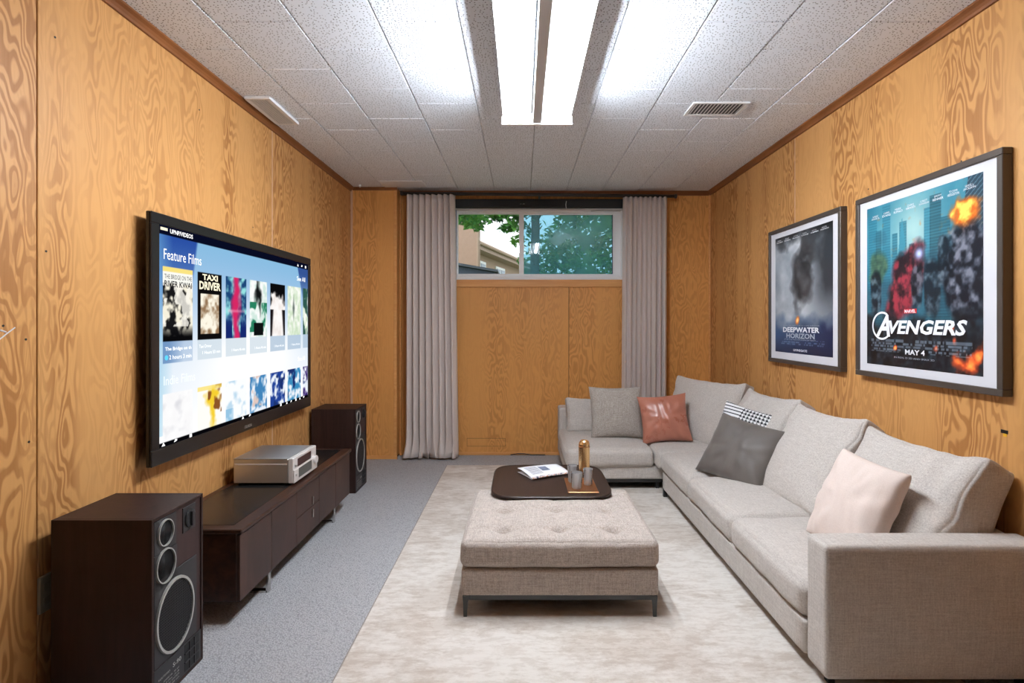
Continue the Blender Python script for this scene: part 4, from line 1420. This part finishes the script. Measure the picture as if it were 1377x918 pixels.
bm = bmesh.new(); add_box(bm, -hx + .012, hx - .012, -hy + .012, hy - .012, .062, .083, .002); bm_obj('base_frame', bm, M['dark_steel'], om)
for sx in (-1, 1):
    for sy in (-1, 1):
        x, y = sx * (hx - .004), sy * (hy - .006)
        bm = bmesh.new()
        t0 = [(x, y), (x - sx * .030, y), (x - sx * .030, y - sy * .010), (x, y - sy * .014)]
        t1 = [(x - sx * .002, y), (x - sx * .020, y), (x - sx * .020, y - sy * .010), (x - sx * .002, y - sy * .012)]
        a = [bm.verts.new((p[0], p[1], .080)) for p in t0]
        b = [bm.verts.new((p[0], p[1], .058)) for p in t1]
        c = [bm.verts.new((p[0], p[1], .0005)) for p in [(q[0] + (x - sx * .008 - q[0]) * .25, q[1]) for q in t1]]
        for A, B in ((a, b), (b, c)):
            for k in range(4): bm.faces.new((A[k], A[(k + 1) % 4], B[(k + 1) % 4], B[k]))
        bm.faces.new(a); bm.faces.new(c[::-1])
        bm_obj('leg', bm, M['dark_steel'], om)

tb = thing('coffee_table', 'dark brown wood table top with rounded corners overlapping the ottoman', 'table', (.143, 2.865, RZ))
zt = .335 - RZ
def squircle(h, rexp, n=64):
    out = []
    for k in range(n):
        a = 2 * PI * k / n
        c, s = math.cos(a), math.sin(a)
        out.append((h * math.copysign(abs(c) ** (2 / rexp), c), h * math.copysign(abs(s) ** (2 / rexp), s)))
    return out
bm = bmesh.new()
rings = []
for h, z in ((.27, zt - .022), (.288, zt - .018), (.296, zt - .008), (.296, zt - .003), (.292, zt), (.280, zt - .0015)):
    rings.append([bm.verts.new((x, y, z)) for x, y in squircle(h, 5.5)])
for A, B in zip(rings[:-1], rings[1:]):
    for k in range(64): bm.faces.new((A[k], A[(k + 1) % 64], B[(k + 1) % 64], B[k]))
bm.faces.new(rings[0][::-1]); bm.faces.new(rings[-1])
bm_obj('table_top', bm, M['table_wood'], tb, False)
bm = bmesh.new(); add_lathe(bm, [(.10, 0), (.10, .010), (.022, .016), (.018, zt - .03), (.05, zt - .02)], 24, (.0, .14, 0)); bm_obj('pedestal', bm, M['dark_steel'], tb, True)
TZ = .3335
tr_ = box('serving_tray', -.074, .074, -.122, .122, 0, .006, M['copper'], None, .002)
tr_.location = (.294, 2.752, TZ)
tag(tr_, 'small square copper serving tray under the drinking glasses', 'tray')
def tumbler(label, x, y, r, h, z, seed):
    bm = bmesh.new()
    n = 20
    prof = [(0, 0), (r * .82, 0), (r * .88, .006), (r, h), (r * .93, h + .0005), (r * .80, .018), (0, .015)]
    rings = []
    for i, (rad, hh) in enumerate(prof):
        if rad == 0:
            rings.append([bm.verts.new((0, 0, hh))])
        else:
            rings.append([bm.verts.new((rad * (1 + (.045 * (k % 2) if i in (1, 2, 3) and hh < h * .9 else 0)) * math.cos(2 * PI * k / n), rad * (1 + (.045 * (k % 2) if i in (1, 2) else 0)) * math.sin(2 * PI * k / n), hh)) for k in range(n)])
    for A, B in zip(rings[:-1], rings[1:]):
        for k in range(n):
            if len(A) == 1: bm.faces.new((A[0], B[(k + 1) % n], B[k]))
            elif len(B) == 1: bm.faces.new((A[k], A[(k + 1) % n], B[0]))
            else: bm.faces.new((A[k], A[(k + 1) % n], B[(k + 1) % n], B[k]))
    o = bm_obj('drinking_glass', bm, M['crystal'], None, False, (x, y, z))
    tag(o, label, 'glass', 'glasses on the copper tray')
    return o
tumbler('clear tumbler at the back of the copper tray, beside the newspaper', .256, 2.80, .0255, .085, TZ + .006, 1)
tumbler('clear cut tumbler at the front of the copper tray', .268, 2.695, .029, .078, TZ + .006, 2)
tumbler('clear tumbler in front of the gold bottle', .330, 2.755, .024, .080, TZ + .006, 3)
gb = thing('gold_bottle', 'tall shiny gold bottle standing behind the tumblers', 'bottle', (.334, 2.955, TZ))
bm = bmesh.new()
n = 20
rings = []
for r, h in ((.0285, 0), (.030, .004), (.030, .150), (.029, .165), (.025, .178), (.018, .186), (.0, .188)):
    rings.append([bm.verts.new((r * (1 - .022 * (k % 2)) * math.cos(2 * PI * k / n), r * (1 - .022 * (k % 2)) * math.sin(2 * PI * k / n), h)) for k in range(n)] if r else [bm.verts.new((0, 0, h))])
for A, B in zip(rings[:-1], rings[1:]):
    for k in range(n):
        if len(B) == 1: bm.faces.new((A[k], A[(k + 1) % n], B[0]))
        else: bm.faces.new((A[k], A[(k + 1) % n], B[(k + 1) % n], B[k]))
bm.faces.new(rings[0][::-1])
bm_obj('body', bm, M['gold'], gb)
bm = bmesh.new(); add_lathe(bm, [(.0308, .150), (.0312, .152), (.0308, .154)], 20); bm_obj('neck_band', bm, M['copper'], gb)

# folded newspaper
nw = thing('newspaper', 'folded white newspaper lying on the dark table top', 'newspaper', (.11, 2.96, TZ))
A_, B_, C_, D_ = Vector((-.024, 2.995, 0)), Vector((.190, 3.085, 0)), Vector((.255, 2.965, 0)), Vector((.050, 2.850, 0))
org = Vector((.11, 2.96, 0))
def sheet(name, zb, zf, off, m, thick=.0022, shrink=0.0, pa_=None):
    n = 10
    vs, fs = [], []
    for i in range(n + 1):
        for j in range(n + 1):
            s, t_ = i / n, j / n
            p = (A_ * (1 - s) + B_ * s) * (1 - t_) + (D_ * (1 - s) + C_ * s) * t_
            p = p - org
            z = zb * (1 - t_) + zf * t_ + .005 * math.sin(PI * t_) * off + .002 * math.sin(4 * s)
            vs.append((p.x, p.y, z))
    for i in range(n):
        for j in range(n):
            a = i * (n + 1) + j
            fs.append((a, a + 1, a + n + 2, a + n + 1))
    o = mesh_obj(name, vs, fs, m, pa_ or nw, True)
    md = o.modifiers.new('thickness', 'SOLIDIFY'); md.thickness = thick
    return o
sheet('lower_pages', .004, .005, .3, M['paper'])
up = sheet('upper_pages', .026, .012, 1.0, M['paper'])
bm = bmesh.new()
n = 12
for i in range(n + 1):
    s = i / n
    p = D_ * (1 - s) + C_ * s - org
    dirn = (D_ - A_).normalized()
    for j in range(7):
        a = -PI / 2 + PI * j / 6
        q = p + dirn * .010 * math.cos(a)
        bm.verts.new((q.x, q.y, .0085 + .0062 * math.sin(a) + .002 * math.sin(4 * s)))
bm.verts.ensure_lookup_table()
for i in range(n):
    for j in range(6):
        a = i * 7 + j
        bm.faces.new([bm.verts[q] for q in (a, a + 1, a + 8, a + 7)])
fo = bm_obj('fold', bm, None, nw, True)
tt = NT('fold_print')
f_ = tt.noise(tt.coords(), 75, 2, .6)
tt.bsdf(tt.ramp(f_, [(.40, S4(60, 60, 80)), (.47, S4(200, 190, 190)), (.56, S4(225, 222, 222)), (.62, S4(190, 130, 90))]), .6)
fo.data.materials.append(tt.m)
def onpage(s, t_, z=.0):
    p = (A_ * (1 - s) + B_ * s) * (1 - t_) + (D_ * (1 - s) + C_ * s) * t_ - org
    return (p.x, p.y, .026 * (1 - t_) + .012 * t_ + .005 * math.sin(PI * t_) + .002 * math.sin(4 * s) + .0016 + z)
ph_ = mesh_obj('photo', [onpage(*q) for q in ((.42, .25), (.62, .25), (.62, .65), (.42, .65))], [(0, 1, 2, 3)], M['photo_ink'], up)
bm = bmesh.new()
for k in range(7):
    t_ = .18 + k * .1
    q = [bm.verts.new(onpage(*z_)) for z_ in ((.10, t_), (.38, t_), (.38, t_ + .03), (.10, t_ + .03))]
    bm.faces.new(q)
bm_obj('text_lines', bm, plain('grey_ink', S(120, 120, 130), .7), up)

# ------------------------------------------------------------------ sofa
sf = thing('sectional_sofa', 'L-shaped pale grey linen sectional sofa along the poster wall', 'sofa', (1.0, 3.2, 0))
OX, OY = 1.0, 3.2
def sb(name, x0, x1, y0, y1, z0_, z1_, r, n=14, puff=(0, 0, 0), wr=0.0, wf=6.0, seed=0.0, m=None, deform=None):
    c = Matrix.Translation(((x0 + x1) / 2 - OX, (y0 + y1) / 2 - OY, (z0_ + z1_) / 2))
    return soft_box(name, (x1 - x0) / 2, (y1 - y0) / 2, (z1_ - z0_) / 2, r, m or M['sofa'], sf, n, puff, wr, wf, seed, deform, c)
sb('base', .925, 1.620, 1.81, 3.635, .055, .170, .012)
sb('arm', .932, 1.622, 1.688, 1.805, .050, .462, .014, 20, (0, .004, .003))
sb('back_frame', 1.455, 1.622, 1.807, 4.66, .16, .452, .02, 16)
sb('base', .985, 1.615, 3.64, 4.655, .060, .168, .012)
sb('base', .300, .985, 3.735, 4.64, .086, .170, .012)
sb('back_frame', .300, 1.45, 4.47, 4.645, .166, .460, .018, 16)
box('plinth', .32 - OX, .98 - OX, 3.76 - OY, 4.60 - OY, .060, .086, M['dark_steel'], sf)
for (x, y) in ((.935, 3.60), (.975, 1.745), (1.58, 1.745), (.34, 3.79), (.34, 4.58), (1.58, 4.58), (.93, 3.79)):
    zb = RZ if (x < 1.4 and y < 4.4) else 0.0005
    box('leg', x - .012 - OX, x + .012 - OX, y - .012 - OY, y + .012 - OY, zb, .064, M['black'], sf, .002)
cw = dict(n=26, puff=(.006, .006, .022), wr=.006, wf=7)
sb('seat_cushion', .918, 1.47, 1.812, 2.433, .168, .292, .036, seed=1, **cw)
sb('seat_cushion', .918, 1.47, 2.437, 3.066, .168, .292, .036, seed=2, **cw)
sb('seat_cushion', .918, 1.47, 3.070, 3.650, .168, .292, .036, seed=3, **cw)
sb('seat_cushion', .298, .897, 3.715, 4.48, .168, .290, .034, seed=4, **cw)
sb('seat_cushion', .902, 1.47, 3.655, 4.48, .168, .288, .034, seed=5, **cw)
def back_cushion(w, h, t_, bx, by, bz, lean, rz, seed, top_thin=.62):
    """loose back cushion; bottom front edge at (bx,by,bz), leaning back"""
    def df(v, p):
        k = (v.z / h + .5)
        sq = 1 - (1 - top_thin) * max(0, k) ** 1.6
        v.y = (v.y + t_ / 2) * sq - t_ / 2          # front stays, back tapers towards the top
        e = abs(p[0])
        cr = mnoise.noise(Vector((v.x * 2.0 + seed, v.z * 16 + v.x * 8, seed))) * .022 * e ** 2 * (1 - k * .5)
        cr += mnoise.noise(Vector((v.x * 20 + seed * 2, v.z * 3.5, 3 + seed))) * .017 * max(0, k - .35)
        v.y -= cr if v.y < 0 else 0
        v.z += (.014 * e ** 5 - .016 * (1 - e * e)) * max(0, 2 * k - 1)
        v.x *= 1 - .05 * math.sin(PI * min(1, max(0, k)))
        return v
    m4 = Matrix.Translation((bx - OX, by - OY, bz)) @ Matrix.Rotation(math.radians(rz), 4, 'Z') @ Matrix.Rotation(math.radians(-lean), 4, 'X') @ Matrix.Translation((0, t_ / 2, h / 2))
    return soft_box('back_cushion', w / 2, t_ / 2, h / 2, .022, M['sofa_back'], sf, 40, (.004, .050, .008), .007, 6, seed, df, m4)
back_cushion(.575, .475, .19, 1.262, 2.072, .292, 31, -86, 1)
back_cushion(.535, .49, .19, 1.255, 2.690, .292, 31, -85, 2)
back_cushion(.590, .495, .19, 1.255, 3.315, .292, 31, -85, 3)
back_cushion(.66, .47, .17, 1.225, 3.965, .290, 20, -62, 4)
back_cushion(.62, .27, .13, .655, 4.30, .292, 16, 0, 5, .8)

# throw pillows
PS = .292
pillow('throw_pillow', .395, .385, .15, M['pillow_beige'], 'square beige woven throw pillow on the chaise in front of its back cushion', (.700, 4.03, PS + .008), -16, 0, 2, seed=2)
pillow('throw_pillow', .350, .350, .15, M['leather'], 'glossy rust brown leather throw pillow in the sofa corner', (1.030, 3.89, PS + .006), -20, -6, -8, seed=5, wr=.011, fold=.8, pinch=.09)
pillow('throw_pillow', .33, .34, .11, M['hound'], 'black and white checked throw pillow peeking out behind the dark velvet one', (1.225, 3.22, PS + .045), -24, 10, -50, seed=8)
pillow('throw_pillow', .395, .375, .14, M['velvet'], 'dark grey velvet throw pillow leaning on the back cushions', (1.100, 2.975, PS - .004), -33, 8, -54, seed=11, wr=.014, fold=.5, pinch=.08)
pillow('throw_pillow', .335, .372, .135, M['pillow_blush'], 'plain blush throw pillow beside the near sofa arm', (1.168, 2.06, PS + .002), -24, 3, -84, seed=23, wr=.010, fold=.8, exp=.36, pinch=.05)
cbm = bmesh.new()
add_tube(cbm, [(-.10 + .06 * i, YB - .022, .006 + .012 * max(0, math.sin(i * 1.1))) for i in range(6)], .004, 6)
cabo = bm_obj('cable', cbm, M['black'], None, True)
tag(cabo, 'short thin dark cable on the carpet below the window wall', 'cable')
